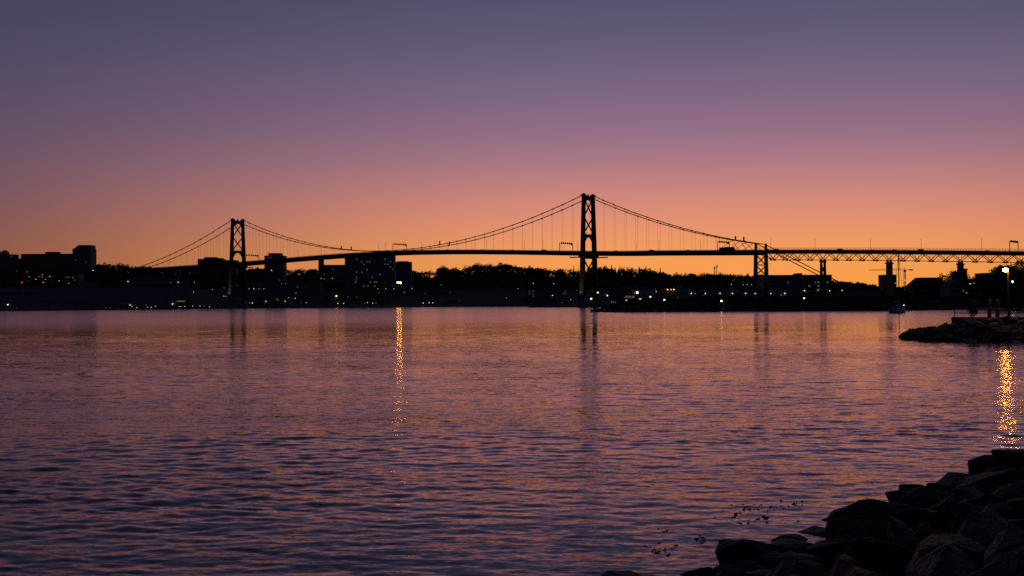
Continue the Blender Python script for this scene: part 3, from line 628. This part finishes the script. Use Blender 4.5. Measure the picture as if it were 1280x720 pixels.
# tower crane
D = 1500; cx, zt = xat(1131, D), zat(1131, 337, D); cz = ground_z(cx, D)
cr = tag(empty('tower_crane', (cx, D, cz-.5)), 'tower crane with long jib far behind the bridge approach', 'crane'); H = zt-cz
m = MB()
for i in (-1, 1):
    for j in (-1, 1): m.beam((i*.9, j*.9, 0), (i*.9, j*.9, H), .3)
for k in range(int(H/2.2)):
    for j in (-1, 1): m.beam((-.9, j*.9, k*2.2), (.9, j*.9, k*2.2+2.2), .18); m.beam((j*.9, -.9, k*2.2), (j*.9, .9, k*2.2+2.2), .18)
m.build('mast', METAL, cr); x1 = xat(1086, D)-cx; x2 = xat(1141, D)-cx
m = MB().beam((x1,0,H), (0,0,H), .5, .6); m.beam((x1*.9,0,H+1.1), (0,0,H+1.6), .25)
for k in range(18): m.beam((x1*k/18,0,H), (x1*(k+.5)/18,0,H+1.3), .15)
m.build('jib', METAL, cr); MB().beam((0,0,H), (x2,0,H+.6), .7, .7).build('counter_jib', METAL, cr); MB().box(x2-4, x2, -1, 1, H-.7, H+.9).build('counterweight', CONC, cr)
MB().box(-1.2,1.2,-1.3,.9,H-2.6,H-.2).build('cab', METAL, cr); MB().beam((0,0,H), (0,0,H+4.2), .5, .5, .2, .2).build('apex', METAL, cr)

# ------------------------------------------------------------------ trees
def quads(cent, nrmv, size, g):
    n = len(cent); u = g.normal(size=(n,3)); u -= nrmv*np.sum(u*nrmv, 1)[:, None]; u /= np.linalg.norm(u, axis=1)[:, None]; v = np.cross(nrmv, u)
    s = (size*g.uniform(.6, 1.3, n))[:, None]
    V = np.stack([cent-u*s-v*s*.7, cent+u*s-v*s*.55, cent+u*s*.8+v*s*.7, cent-u*s*.9+v*s*.6], 1).reshape(-1, 3)
    return V, np.arange(4*n).reshape(-1, 4)
def crown(kind, n, seed, leaf=.05):
    """leaf faces of a tree of height 1, spread through the crown's volume in clumps"""
    g = np.random.default_rng(seed); cs = []
    if kind == 'conifer':
        z = g.uniform(.08, 1, n)**.9; a = g.uniform(0, 6.283, n); tier = (.55+.45*np.abs(np.sin(z*24+a*.0))); r = (1-z)*.24*tier*np.sqrt(g.uniform(.1, 1, n))+.008
        c = np.stack([r*np.cos(a), r*np.sin(a), z-.10*r], 1)
    else:
        K = 26 if kind == 'round' else 17; ctr = []
        for _ in range(K):
            d = g.normal(size=3); d /= np.linalg.norm(d); q = g.uniform(.3, 1)
            ctr.append((d[0]*.34*q, d[1]*.34*q, .62+d[2]*.30*q))
        ctr = np.array(ctr); rad = g.uniform(.07, .15, K) if kind == 'round' else g.uniform(.05, .11, K)
        i = g.integers(0, K, n); d = g.normal(size=(n,3)); d /= np.linalg.norm(d, axis=1)[:, None]
        c = ctr[i]+d*(rad[i]*g.uniform(.35, 1, n)**.5)[:, None]; c[:, 2] = np.minimum(c[:, 2], 1)
    nv = g.normal(size=(n,3)); nv /= np.linalg.norm(nv, axis=1)[:, None]
    V, Q = quads(c, nv, np.full(n, leaf), g)
    me = bpy.data.meshes.new('crown'); me.from_pydata(V.tolist(), [], Q.tolist()); me.materials.append(NEEDLE if kind == 'conifer' else LEAF); me.update(); return me
def trunk(kind, seed):
    g = random.Random(seed); m = MB()
    if kind == 'conifer': m.tube([(0,0,-.05),(0,0,.5),(0,0,.97)], .018, 6, .003)
    else:
        m.tube([(0,0,-.06),(.01,0,.2),(0,.01,.45)], .028, 7, .018)
        for _ in range(11 if kind != 'bare' else 20):
            a = g.uniform(0, 6.28); z = g.uniform(.22, .45); l = g.uniform(.2, .4); e = g.uniform(.35, .9)
            p = Vector((0,0,z)); q = p+Vector((math.cos(a)*l*.5, math.sin(a)*l*.5, l*e*.6)); t = q+Vector((math.cos(a+.4)*l*.3, math.sin(a+.4)*l*.3, l*e*.8))
            m.tube([p, q, t], .011, 5, .003)
            if kind == 'bare':
                for _ in range(5):
                    f = g.uniform(.3, 1); s_ = p.lerp(t, f); b_ = a+g.uniform(-1.2, 1.2); ll = g.uniform(.08, .2); m.tube([s_, s_+Vector((math.cos(b_)*ll*.6, math.sin(b_)*ll*.6, ll))], .005, 4, .002)
    return m.mesh('trunk', BARK)
CR = {'round': [crown('round', 620, i, .026) for i in range(5)], 'sparse': [crown('sparse', 300, 20+i, .022) for i in range(3)], 'conifer': [crown('conifer', 520, 40+i, .03) for i in range(3)], 'bare': [crown('sparse', 70, 60+i, .012) for i in range(2)],
      'big': [crown('round', 4200, 80+i, .014) for i in range(3)]}
TK = {k: [trunk('conifer' if k == 'conifer' else ('bare' if k == 'bare' else 'round'), 7*i+j) for i in range(len(v))] for j, (k, v) in enumerate(CR.items())}
def tree(kind, x, y, z, h, wf, label, group, name='tree'):
    o = tag(empty(name, (x, y, z), random.uniform(0, 6.28)), label, 'tree', group); i = random.randrange(len(CR[kind]))
    for nme, me in (('trunk', TK[kind][i]), ('crown', CR[kind][i])): c = link(nme, me, o); c.scale = (h*wf, h*wf, h)
    return o
def ridge(px, ytop, kind, wf=1.0, dD=0, label=None, group=None):
    D = float(R_far(px))+dD; x = xat(px, D); zt = zat(px, ytop, D); z = ground_z(x, D)-.5; h = max(zt-z, 6)
    if h < 9: z -= 9-h; h = 9
    lb = {'round': 'round-crowned tree on the skyline of the wooded ridge', 'sparse': 'thin-crowned tree with sky showing through on the ridge', 'conifer': 'pointed conifer on the skyline of the ridge', 'bare': 'bare twiggy tree standing above the ridge'}[kind]
    tree(kind, x, D, z, h, wf, label or lb, group or 'trees on the ridge skyline', {'conifer': 'conifer_tree'}.get(kind, 'tree'))
px = 96.0
while px < 1104:
    if 250 < px < 292 or 957 < px < 1034: px += 8; continue
    y = float(YTREE(px))+random.choice((-.6,.4,1.2,2.2,.2))
    r_ = random.random(); kind = 'round' if r_ < .78 else ('sparse' if r_ < .94 else 'conifer')
    if 700 < px < 830 and random.random() < .45: kind = 'conifer'
    if 556 < px < 650: kind = 'round'
    wf = {'round': random.uniform(1.0, 1.5), 'sparse': random.uniform(.9, 1.3), 'conifer': random.uniform(1.0, 1.4)}[kind]
    if px > 826: wf *= .8
    ridge(px, y, kind, wf, random.uniform(-25, 40)); px += random.uniform(3.6, 6.4)
for px, y, k, wf in ((553,331.5,'round',1.3),(567,332,'sparse',1.3),(586,330,'round',1.2),(596,328.2,'round',1.3),(609,330,'round',1.3),(626,327.6,'round',1.5),(640,329.8,'round',1.3),(662.5,331.8,'round',.9),(669,331.5,'sparse',.6),(681,331.4,'sparse',1.2),(685,333.5,'sparse',1),(700,333.5,'sparse',1),(712,333.5,'sparse',.9),(717.5,332.3,'conifer',.55),(723,335.5,'conifer',.6),
                  (751,329.8,'sparse',1.2),(757,331.5,'round',1),(764.5,331,'conifer',.7),(778.5,328.5,'bare',.7),(789,332.5,'round',.9),(799,333.3,'conifer',.9),(807.5,333.2,'conifer',1),(813,335,'conifer',.9),(821,335,'bare',.8),(825.5,334.6,'conifer',.6),(178,327.5,'bare',.6),(214.5,330,'sparse',1.2),(221,331,'round',1.1),(149,327.8,'round',1.2)):
    ridge(px, y, k, wf, -40)
for px, y, D, k, wf in ((1181,336.8,660,'sparse',1.0),(1191,334,650,'big',.7),(1198,332.5,655,'big',.7),(1203,338,640,'big',.7),(1196,340,640,'big',.7),(1214,347,610,'big',.8),(1221,341,600,'big',.9),(1229,341.5,590,'round',.9),(1148,350,640,'big',.8),(1154,346.5,645,'big',.8),(1161,344.8,650,'big',.8),(1169,343.6,640,'big',.85),(1177,344,645,'big',.8),(1185,345.5,640,'big',.8),(1212,343,640,'big',.7),(1243,339.5,600,'big',.8),(1250,336,590,'big',.8),(1257,325,500,'big',.9),(1265,322,495,'big',1.0),(1275,320,490,'big',1.1),(1286,321,495,'big',1.1),(1262,336,480,'big',.9),(1271,334,478,'big',.9),(1300,330,520,'big',1),
                        (1135,362,560,'big',1.0),(820.5,366,520,'conifer',.9),(916,372,500,'round',1.2),(1052,364,540,'round',.8),(1240,352,480,'big',1),(1206,362,540,'big',1.1)):
    x = xat(px, D); z = ground_z(x, D)-.3; zt = zat(px, y, D)
    tree(k, x, D, z, max(zt-z, 3), wf, {'sparse': 'open-crowned tree with sky showing through beside the bridge approach', 'conifer': 'lone dark conifer on the spit', 'round': 'dark bushy tree on the low near shore', 'big': 'dense dark leafy tree on the near shore'}[k], 'trees on the near shore', 'conifer_tree' if k == 'conifer' else 'tree')
def wood():                           # the wooded mass below the skyline: nobody could count it
    g = np.random.default_rng(3); n = 1500; cents = []
    while len(cents) < n:
        p = g.uniform(-60, 1290); s, r = float(S_far(p)), float(R_far(p)); D = g.uniform(s+.55*(r-s), r+30); x = xat(p, D); z = float(z_far(p, D))
        cents.append((x, D, z+g.uniform(3, 6), g.uniform(4, 7)))
    C = np.array(cents); k = 34; d = g.normal(size=(n*k,3)); d /= np.linalg.norm(d, axis=1)[:, None]
    c = np.repeat(C[:, :3], k, 0)+d*np.repeat(C[:, 3], k)[:, None]*np.array([1.1,1.1,.8]); nv = d+g.normal(size=d.shape)*.5; nv /= np.linalg.norm(nv, axis=1)[:, None]
    V, Q = quads(c, nv, np.full(n*k, 1.9), g)
    me = bpy.data.meshes.new('woodland'); me.from_pydata(V.tolist(), [], Q.tolist()); me.materials.append(LEAF); tag(link('woodland', me), 'dark wooded slope below the skyline', 'woodland', kind='stuff')
    # scrub along the near shore
    n = 900; k = 40; C = []
    while len(C) < n:
        p = g.uniform(752, 1330); e = g.uniform(2, 60)**1.0; D = float(F_near(p))+e
        if p < 790 and D > float(B_near(p))-8: continue
        C.append((xat(p, D), D, float(z_near(p, D))+.3, g.uniform(.5, 1.5)*(.5 if p < 785 else 1)))
    C = np.array(C); d = g.normal(size=(n*k,3)); d /= np.linalg.norm(d, axis=1)[:, None]
    c = np.repeat(C[:, :3], k, 0)+d*np.repeat(C[:, 3], k)[:, None]*np.array([1.6,1.6,.7]); nv = g.normal(size=d.shape); nv /= np.linalg.norm(nv, axis=1)[:, None]
    V, Q = quads(c, nv, np.full(n*k, .3), g)
    me = bpy.data.meshes.new('scrub'); me.from_pydata(V.tolist(), [], Q.tolist()); me.materials.append(LEAF); tag(link('scrub', me), 'low dark scrub covering the near shore and spit', 'scrub', kind='stuff')
wood()

# ------------------------------------------------------------------ boulders
def rock_mesh(seed, cuts=2, m=None):
    g = np.random.default_rng(seed); bm = bmesh.new()       # angular quarried block: hull of a few points, edges worn
    pts = g.normal(size=(15,3)); pts /= np.linalg.norm(pts, axis=1)[:, None]; pts *= g.uniform(.8, 1.08, 15)[:, None]
    pts = np.clip(pts, -.82, .82)
    for p in pts: bm.verts.new(p)
    bmesh.ops.convex_hull(bm, input=bm.verts[:]); bmesh.ops.delete(bm, geom=[v for v in bm.verts if not v.link_faces], context='VERTS')
    bmesh.ops.dissolve_limit(bm, angle_limit=.2, verts=bm.verts[:], edges=bm.edges[:])
    bmesh.ops.bevel(bm, geom=bm.edges[:], offset=.03, segments=1, affect='EDGES', profile=.5)
    bmesh.ops.triangulate(bm, faces=bm.faces[:]); bmesh.ops.subdivide_edges(bm, edges=bm.edges[:], cuts=cuts, use_grid_fill=True); bmesh.ops.triangulate(bm, faces=bm.faces[:])
    from mathutils import noise
    for v in bm.verts:
        q = v.co+Vector((seed, 0, 0)); v.co += v.co.normalized()*(.045*noise.noise(q*2.2)+.03*noise.noise(q*7)+.014*noise.noise(q*17))
    bmesh.ops.recalc_face_normals(bm, faces=bm.faces[:])
    me = bpy.data.meshes.new('boulder'); bm.to_mesh(me); bm.free(); me.materials.append(m or ROCK)
    return me
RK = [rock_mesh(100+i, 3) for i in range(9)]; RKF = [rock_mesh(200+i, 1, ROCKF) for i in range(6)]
P0 = Vector((1.85, 15.3)); DR = Vector((.6, .8)); NI = Vector((.8, -.6))
def bank_z(d): return -.12+.27*min(d, 7.6) if d > -3 else -.12+.27*d
m = MB(); us = np.linspace(-30, 60, 91); dsx = np.concatenate([np.linspace(-7, 9, 33), [12, 16, 25, 40]])
vs = [(P0.x+DR.x*u+NI.x*d, P0.y+DR.y*u+NI.y*d, bank_z(d)-.3+random.uniform(-.05,.05)) for u in us for d in dsx]; nd = len(dsx)
fs = [(i*nd+j, i*nd+j+1, (i+1)*nd+j+1, (i+1)*nd+j) for i in range(len(us)-1) for j in range(nd-1)]
tag(m.add(vs, fs).build('shore_bank', GRAVEL), 'sloping gravel bank under the boulders', kind='structure')
g = random.Random(21); placed = []
def put(u, d, r, lift=0, label=None):
    x, y = P0.x+DR.x*u+NI.x*d, P0.y+DR.y*u+NI.y*d; placed.append((u, d, r))
    pxr, pyr = 640+F*x/y, 379.5+F*(CAMZ-bank_z(d)-.6*r)/y
    if pxr-r*F/y > 1330 or pyr > 760 or pxr-r*1.1*F/y < 800-max(0, pyr-690): return
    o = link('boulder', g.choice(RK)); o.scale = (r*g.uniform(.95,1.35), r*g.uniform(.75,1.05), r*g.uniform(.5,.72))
    o.location = (x, y, bank_z(d)-.12+lift); o.rotation_euler = (g.uniform(-.35,.35), g.uniform(-.35,.35), math.atan2(DR.y, DR.x)+g.gauss(0, .6))
    lb = label or ('big angular boulder high on the dark foreground bank' if r > .75 and d > 2.2 else 'big angular boulder at the waterline of the dark foreground bank' if r > .75 else 'small boulder wedged at the waterline of the foreground bank' if d < 1.2 else 'small boulder wedged between bigger ones on the foreground bank')
    tag(o, lb, 'boulder', 'boulders of the foreground bank')
for rr, cnt, tries in ((.85, 26, 600), (.55, 120, 4000), (.34, 190, 7000)):
    k = 0
    for _ in range(tries):
        if k >= cnt: break
        u, d, r = g.uniform(-3.5, 25), g.uniform(.15, 7.6), rr*g.uniform(.85, 1.2)
        if u > 10 and d > 4.5: continue
        if all((u-a)**2+((d-b)*1.15)**2 > (.72*(r+c))**2 for a, b, c in placed): put(u, d, r, .1 if rr < .5 else 0); k += 1
p = at(778, 716, 15.5); o = link('boulder', RK[2]); o.location = (p.x, p.y-.1, -.02); o.scale = (.36,.28,.14); tag(o, 'small lone boulder awash off the end of the foreground bank', 'boulder', 'boulders of the foreground bank')

# ------------------------------------------------------------------ rock breakwater with a walkway, right
def jet_z(x):  return float(np.interp(x, [33.6,34.6,36,38,40.5,42.4,44], [-.6,-.05,.35,.8,1.2,1.62,1.7]))
JY0, JY1 = 101.0, 124.0
def jz(x, y):
    x = x*113/y
    e = min(y-JY0-(0 if x > 42 else (42-x)*.9), JY1+5-y); return min(jet_z(x), -.5+e*.2)
m = MB(); xs = np.linspace(33, 75, 64); ys = np.linspace(99, 131, 34)
vs = [(x, y, jz(x, y)-.3) for x in xs for y in ys]; n = len(ys)
tag(m.add(vs, [(i*n+j, (i+1)*n+j, (i+1)*n+j+1, i*n+j+1) for i in range(len(xs)-1) for j in range(n-1)]).build('breakwater_core', GRAVEL), 'rubble core of the breakwater under its boulders', kind='structure')
cnt = 0
for _ in range(6000):
    if cnt >= 165: break
    x, y = g.uniform(34.4, 48.5), g.uniform(100.5, 117.4)
    if x < 42.6: y = g.uniform(100.5, 124)
    z = jz(x, y)
    if z < -.35 or 640+F*(x-.9)/y < 1119: continue
    r = g.uniform(.65, 1.15) if x > 37 else g.uniform(.35, .7)
    o = link('boulder', g.choice(RKF)); o.scale = (r*g.uniform(1,1.4), r*g.uniform(.8,1.1), r*g.uniform(.45,.65)); o.location = (x, y, z-.28*r); o.rotation_euler = (g.uniform(-.3,.3), g.uniform(-.3,.3), g.uniform(0,6.28))
    tag(o, 'boulder at the low tapering tip of the walkway breakwater' if x < 38 else 'dark boulder on the slope of the walkway breakwater', 'boulder', 'boulders of the breakwater'); cnt += 1
ZW = zat(1250, 396.8, 118)
tag(MB().box(xat(1212,118), 75, 117.6, 123.0, ZW-1.7, ZW).build('walkway', PAVE), 'flat concrete walkway along the top of the breakwater', kind='structure')
rl = tag(empty('railing', (xat(1209.5,118)+.4, 118, ZW)), 'thin metal railing along the walkway on the breakwater', 'railing'); L = 24
for k in range(14): MB().tube([(k*1.8,0,-.02),(k*1.8,0,.82)], .05, 6).build('post', METAL, rl)
for h in (.82, .43): MB().tube([(0,0,h),(L-.5,0,h)], .045, 6).build('rail', METAL, rl)
for h in (.80, .41): MB().tube([(0,0,h),(0,4.6,h)], .045, 6).build('rail', METAL, rl)
MB().tube([(0,4.6,-.02),(0,4.6,.82)], .05, 6).build('post', METAL, rl)
for px, hgt, lb in ((1236.5, 1.62, 'orange-lit timber piling on the walkway, farther from the lamp post'), (1246.5, 1.62, 'orange-lit timber piling on the walkway, next to the lamp post')):
    pl_ = tag(empty('piling', (xat(px, 119.4), 119.4, ZW)), lb, 'piling'); MB().tube([(0,0,-.02),(0,0,hgt*.5),(0,0,hgt)], .19, 12, .16).build('post', TIMBER, pl_); MB().ball((0,0,hgt), .16, sz=.45, n=12).build('cap', METAL, pl_); MB().tube([(0,0,hgt*.78),(0,0,hgt*.86)], .2, 12).build('band', METAL, pl_)
sh = tree('big', xat(1216.5, 119.5), 119.5, ZW-.75, 2.75, .6, 'small dark shrub at the seaward end of the walkway', None, 'shrub'); sh['category'] = 'shrub'
# lit lamp post on the walkway
JL = glow('sodium_globe', (1,.4,.03), 120)
D = 119; X = xat(1260.5, D); zt = zat(1257, 337.5, D)-ZW
lm = tag(empty('street_lamp', (X, D, ZW)), 'brightly lit amber lamp post on the breakwater walkway', 'street lamp')
MB().tube([(0,0,-.02),(0,0,zt-.2),(-.03,0,zt+.14),(-.2,0,zt+.24)], .075, 8, .05).build('pole', METAL, lm); MB().tube([(0,0,-.02),(0,0,.5)], .13, 8).build('base', METAL, lm)
hd = MB().tube([(-.27,0,zt+.16),(-.27,0,zt+.27)], .30, 12, .08).build('hood', METAL, lm); MB().ball((-.27,0,zt), .27, sz=.62, n=14).build('globe', JL, lm, True)

# ------------------------------------------------------------------ sailboat
p = at(1122.5, 391.3, 364); bt = tag(empty('sailboat', (p.x, p.y, 0), math.radians(52)), 'white sailboat with bare mast moored off the near shore', 'sailboat')
st = [(-5,.95,1.25),(-4,1.35,1.2),(-2,1.65,1.15),(0,1.75,1.15),(2,1.5,1.2),(3.8,.85,1.35),(5.2,.05,1.55)]
vs = []; 
for x, b_, zf in st:
    for q, zz in ((-1, zf), (-.97, zf*.45), (-.7, -.25), (0, -.5), (.7, -.25), (.97, zf*.45), (1, zf)): vs.append((x, b_*q, zz))
fs = [(i*7+k, i*7+k+1, (i+1)*7+k+1, (i+1)*7+k) for i in range(6) for k in range(6)]+[(i*7, (i+1)*7, (i+1)*7+6, i*7+6) for i in range(6)]+[tuple(range(7))]
MB().add(vs, fs).build('hull', WHITEP, bt)
MB().prism([(-2.2,1.1),(2.6,1.15),(1.7,1.6),(.8,1.85),(-2.0,1.85)], -.95, .95).build('cabin', WHITEP, bt)
for k in range(3):
    for sd in (-1, 1): MB().box(-1.6+k*.95, -1.0+k*.95, sd*.96-.015, sd*.96+.015, 1.42, 1.66).build('cabin_window', GLASS, bt)
mh = zat(1126, 314, 364); MB().tube([(.9,0,1.2),(.9,0,mh)], .19, 8, .15).build('mast', METAL, bt)
MB().tube([(.8,0,3.1),(-4.2,0,3.15)], .12, 6).build('boom', METAL, bt); MB().tube([(.6,0,3.35),(-1.5,0,3.4),(-3.9,0,3.3)], .24, 8, .14).build('furled_sail', CLOTHM, bt)
for a in ((5.1,0,1.55),(-4.9,0,1.25),(.6,1.6,1.15),(.6,-1.6,1.15)): MB().beam(a, (.9,0,mh-.4), .04).build('stay', METAL, bt)
m = MB()
for sd in (-1, 1):
    q = [(x, sd*(b_-.08), zf) for x, b_, zf in st]
    for a in q: m.beam(a, (a[0], a[1], a[2]+.6), .04)
    for a, c in zip(q, q[1:]): m.beam((a[0],a[1],a[2]+.6), (c[0],c[1],c[2]+.6), .03)
m.build('guard_rail', METAL, bt); MB().ball((4.7,0,2.3), .1).build('anchor_light', lampmat('b', 10), bt); MB().beam((4.7,0,1.3), (4.7,0,2.25), .05).build('light_staff', METAL, bt)
MB().prism([(-5.0,-.4),(-4.8,-.4),(-4.85,1.0),(-5.1,1.0)], -.05, .05).build('rudder', METAL, bt)

# ------------------------------------------------------------------ seaweed breaking the surface near the bank
for cx_, cy_, nx, n in ((955,634,46,70),(985,631,30,45),(925,641,14,24),(958,649,20,36),(930,652,14,24),(828,663,8,14),(897,652,12,16),(868,674,16,30),(826,687,18,40),(815,689,10,22),(1083,601,8,7)):
    p0 = at(cx_, cy_, 1); D = -CAMZ/(p0.z-CAMZ); gg = random.Random(int(cx_*7+cy_)); m = MB(); c0 = at(cx_, cy_, D)
    for _ in range(int(n*.4)):
        x = gg.gauss(0, nx*.65)/F*D; y = gg.gauss(0, .2)+x*.3
        a = gg.uniform(0, 6.28); l = gg.uniform(.004, .018); b_ = Vector((x, y, -.035)); e = b_+Vector((math.cos(a)*l*.9, math.sin(a)*l*.9, .03+l*.7))
        m.beam(b_, e, .024, .012, .016, .008); m.beam(e, e+Vector((math.cos(a+.9)*.05, math.sin(a+.9)*.05, -.01)), .018, .01)
    o = m.build('seaweed', WEED); o.location = (c0.x, c0.y, 0); tag(o, 'loose dark seaweed tips breaking the water surface off the boulder bank', 'seaweed', 'seaweed off the bank', 'stuff')

# ------------------------------------------------------------------ lamps and lights ashore
bpy.context.view_layer.update(); dg = bpy.context.evaluated_depsgraph_get()
def cast(px, py):
    d = ray(px, py).normalized(); o_ = Vector((0, 0, CAMZ)); start = o_+d*135
    return sc.ray_cast(dg, start, d)
pole_me = {}
def lamp(px, py, kind='w', L=8, r=.36, tall=None):
    L = round(.10*L**1.35, 3)
    hit, loc, nrm_, idx, ob, mtx = cast(px, py); top = ob
    while top is not None and top.parent: top = top.parent
    m_ = lampmat(kind, L)
    isb = hit and top.get('category') in ('building', 'house')
    if isb and not tall:
        q = loc+Vector((0, -.75, 0)); o = tag(empty('wall_lamp', q), 'small lit lamp fixed to the wall of ' + {'long_shed': 'the pale long shed', 'factory_hall': 'the longest factory hall', 'factory_annex': 'the low factory annex', 'storage_hall': 'a blue-grey dockyard hall'}.get(top.name.split('.')[0], 'a dark building across the water'), 'wall lamp', 'lamps on building walls')
        MB().ball((0,0,0), r).build('lamp_globe', m_, o); MB().beam((0,.1,r*.8), (0,.8,r*.8), .2).build('bracket', METAL, o)
        return
    hgt = tall or 7.0; D = 470.0; rd = ray(px, py); lim = loc.y-1 if hit else 1800
    if lim < 470: D = 300
    while D < lim:
        q = Vector((0,0,CAMZ))+rd*D; 
        gz = ground_z(q.x, q.y)
        if gz > 0.5 and q.z-gz <= hgt: break
        D += 5
    D = min(D, lim); q = Vector((0,0,CAMZ))+rd*D; gz = max(ground_z(q.x, q.y), -1); h = max(q.z-gz, .8)
    zone = 'on the shore under the bridge approach' if px > 742 else ('on the far slope left of the farther tower' if px < 288 else 'on the far shore between the two towers')
    c_ = {'w': 'white', 'y': 'amber', 'b': 'bluish', 'r': 'red', 'o': 'orange'}[kind]
    o = tag(empty('street_lamp', (q.x, q.y, q.z-h)), 'small lit %s street lamp %s' % (c_, zone), 'street lamp', 'street lamps ashore')
    MB().tube([(0,.1,-.4),(0,.1,h)], .12, 5, .08).build('pole', METAL, o); MB().ball((0,-.2,h), r, sz=.8).build('lamp_head', m_, o)
W8, W3, W20, D1 = 8, 3, 25, 1.2
for a in ((21.5,338.5,'w',W3),(34,340,'y',10),(36.5,346,'y',6),(39,348,'w',2),(45,349,'y',10),(48.5,345.7,'w',6),(53.2,343.4,'y',10),(52.5,346.2,'y',6),(57,349.4,'y',10),(62.5,345.7,'w',6),(27.5,353,'r',8,.7),(54.2,353,'r',8,.7),(35,351,'o',1),(74,351,'w',8),(86,354.2,'w',5),(66,352,'w',1),
          (116.5,338,'w',20),(10.3,381,'b',14),(21,385,'y',1),(151.5,338,'y',2),(160,352,'w',18),(163,381.4,'w',10),(165,383.2,'w',6),(171.2,384.4,'w',5),(183,381.3,'y',2),(184.5,384.1,'w',4),(189,384.1,'w',6),(194.5,382.8,'w',4),(132,384.6,'w',1),(138,384.4,'w',1),(214,353,'y',2),(223,352.8,'y',10),(216,380,'y',14),(224,383,'y',6),(226,383,'y',5),(224.5,345,'w',1),
          (243,353,'y',9),(242,365,'y',8),(265.5,362,'y',6),(280,360,'b',3),(280,370.3,'w',8),(283,370.3,'w',3),(231,383,'y',6),(241,382.8,'w',6),(250,382.6,'w',5),(255.5,382.5,'w',1.5),(262,383.5,'w',5),(296,357,'w',1.5),(311.5,361,'w',4),(317.5,361,'y',10),(324,361,'w',3.5),(330,361,'w',4),(308,378,'w',2),(312,378.3,'w',3),(315.5,378.8,'w',12),
          (352,354.5,'w',2),(357,354.5,'w',2),(332.5,376.7,'y',12),(347.5,375,'w',3),(356.5,376.6,'y',10),(361,372,'w',4),(369,373,'w',9),(370,366,'y',4),(376,377,'r',2),(383,378.3,'w',6),(401.5,348.2,'w',6),(415.5,348,'w',6),(420.5,370,'o',30,.6),(422.5,379.2,'w',10),(429.5,379.4,'w',10),
          (459.5,378.2,'w',10),(466,379,'y',12),(456,379.2,'w',2),(470,378.6,'w',3),(472.5,361,'w',4),(482,361,'w',5),(492.5,361,'w',6),(473,366,'y',2),(514.7,360.5,'w',12),(505.5,365.5,'y',5),(505,360,'o',1),(529,378.8,'w',12),(536.5,378.4,'w',10),(541,378.6,'w',10),(552.5,356,'w',3),(550.5,355.8,'w',2),(532,354,'w',.8),(562.6,365.3,'w',4),(574.5,376,'r',1),(633,372.5,'w',4),
          (647.4,361,'w',5),(653.5,356.7,'y',1),(666.5,354.4,'w',12),(692,354.5,'w',12),(690.5,369.3,'y',14),(713.5,374.6,'w',6),(703,378.2,'y',3),(721,363,'w',3),(726,365,'w',1.5),(739,373.4,'w',12),(747.2,365.7,'w',8),(759.2,369.4,'y',22),(764.2,377.1,'w',2),(766.5,377.2,'w',2),(769,377.8,'w',2),
          (796.5,365.7,'w',22,.75),(800,374,'y',20),(812.8,371,'w',8),(820.5,364.5,'w',8),(830.3,374.8,'w',10),(834.4,361.9,'y',14),(838.6,362,'y',10),(842.3,361.8,'y',14),(864,366.8,'y',14),(868.6,367.3,'y',3),(881.5,366.8,'y',12),(783,375.3,'w',3),(844.5,351.3,'w',1),(847,372,'w',1),
          (899.9,366.7,'y',12),(915.3,366.7,'y',12),(931.9,366.7,'y',12),(943.9,367,'w',3),(963.3,366.8,'y',12),(976.2,368.5,'w',3),(981,366.8,'y',14),(914,355.5,'w',4),(929,351.8,'y',2),(928.7,355.7,'y',4),(933.9,355.7,'y',5),(939.3,355.7,'y',4),(901.7,376.2,'w',16),
          (1005.5,363.3,'y',14),(1002.5,347,'o',1),(1005,372.7,'w',8),(1022,363,'w',4),(1037,363.3,'w',12),(1052.3,363,'w',7),(1119,354,'w',3),(1131,350.5,'b',25),(1212.5,354.8,'b',5,.3),(1217,354,'b',2,.3),(1208,366,'b',2,.3),(1265.5,352,'b',30,.3)):
    lamp(*a)
lamp(339.5, 338, 'y', 10, .5, tall=28)
# twin floodlight mast on the far quay
FLM = glow('floodlight_lens', (1,.42,.03), 60)
D = 1385; q = at(497.6, 353, D); gz = ground_z(q.x, D)
fm = tag(empty('floodlight_mast', (q.x, D, gz-.3)), 'bright amber twin floodlight mast on the far quay', 'floodlight'); h = q.z-gz+.3
MB().tube([(0,.6,0),(0,.6,h+.8)], .35, 8, .2).build('mast', METAL, fm); MB().beam((-1.4,.5,h), (3.6,.5,h-.6), .25).build('crossarm', METAL, fm)
for dx, dz_ in ((-.2, 0), (2.7, -.4)):
    MB().box(dx-.9, dx+.9, -.1, .45, h+dz_-.8, h+dz_+.8).build('housing', METAL, fm); MB().ball((dx,-.25,h+dz_), .8, sy=.4, n=10).build('lens', FLM, fm)
# floodlights washing the lower tower legs
for s, pw in ((0, 7000), (-SPAN, 8000)):
    for sd in (-1, 1):
        p = onb(s-9, sd*10, 4.0); fl_ = tag(empty('tower_floodlight', (p.x, p.y-14, max(2.0, ground_z(p.x, p.y-14)+1))), 'floodlight on the ground washing the foot of %s bridge tower' % ('the nearer' if s == 0 else 'the farther'), 'floodlight', 'floodlights at the tower feet')
        MB().box(-.4,.4,-.3,.3,-.6,.5).build('housing', METAL, fl_); MB().box(-.3,.3,.3,.34,-.1,.4).build('lens', lampmat('y', 4), fl_)
        sp = bpy.data.lights.new('tower_floodlight_beam', 'SPOT'); sp.energy = pw; sp.color = (1,.85,.4); sp.spot_size = math.radians(50); sp.spot_blend = .6; sp.shadow_soft_size = .3
        so = bpy.data.objects.new('beam', sp); col.objects.link(so); so.parent = fl_; so.location = (0, .4, .2)
        tgt = onb(s, sd*9, 26)-(Vector(fl_.location)+so.location); so.rotation_euler = tgt.to_track_quat('-Z', 'Y').to_euler()
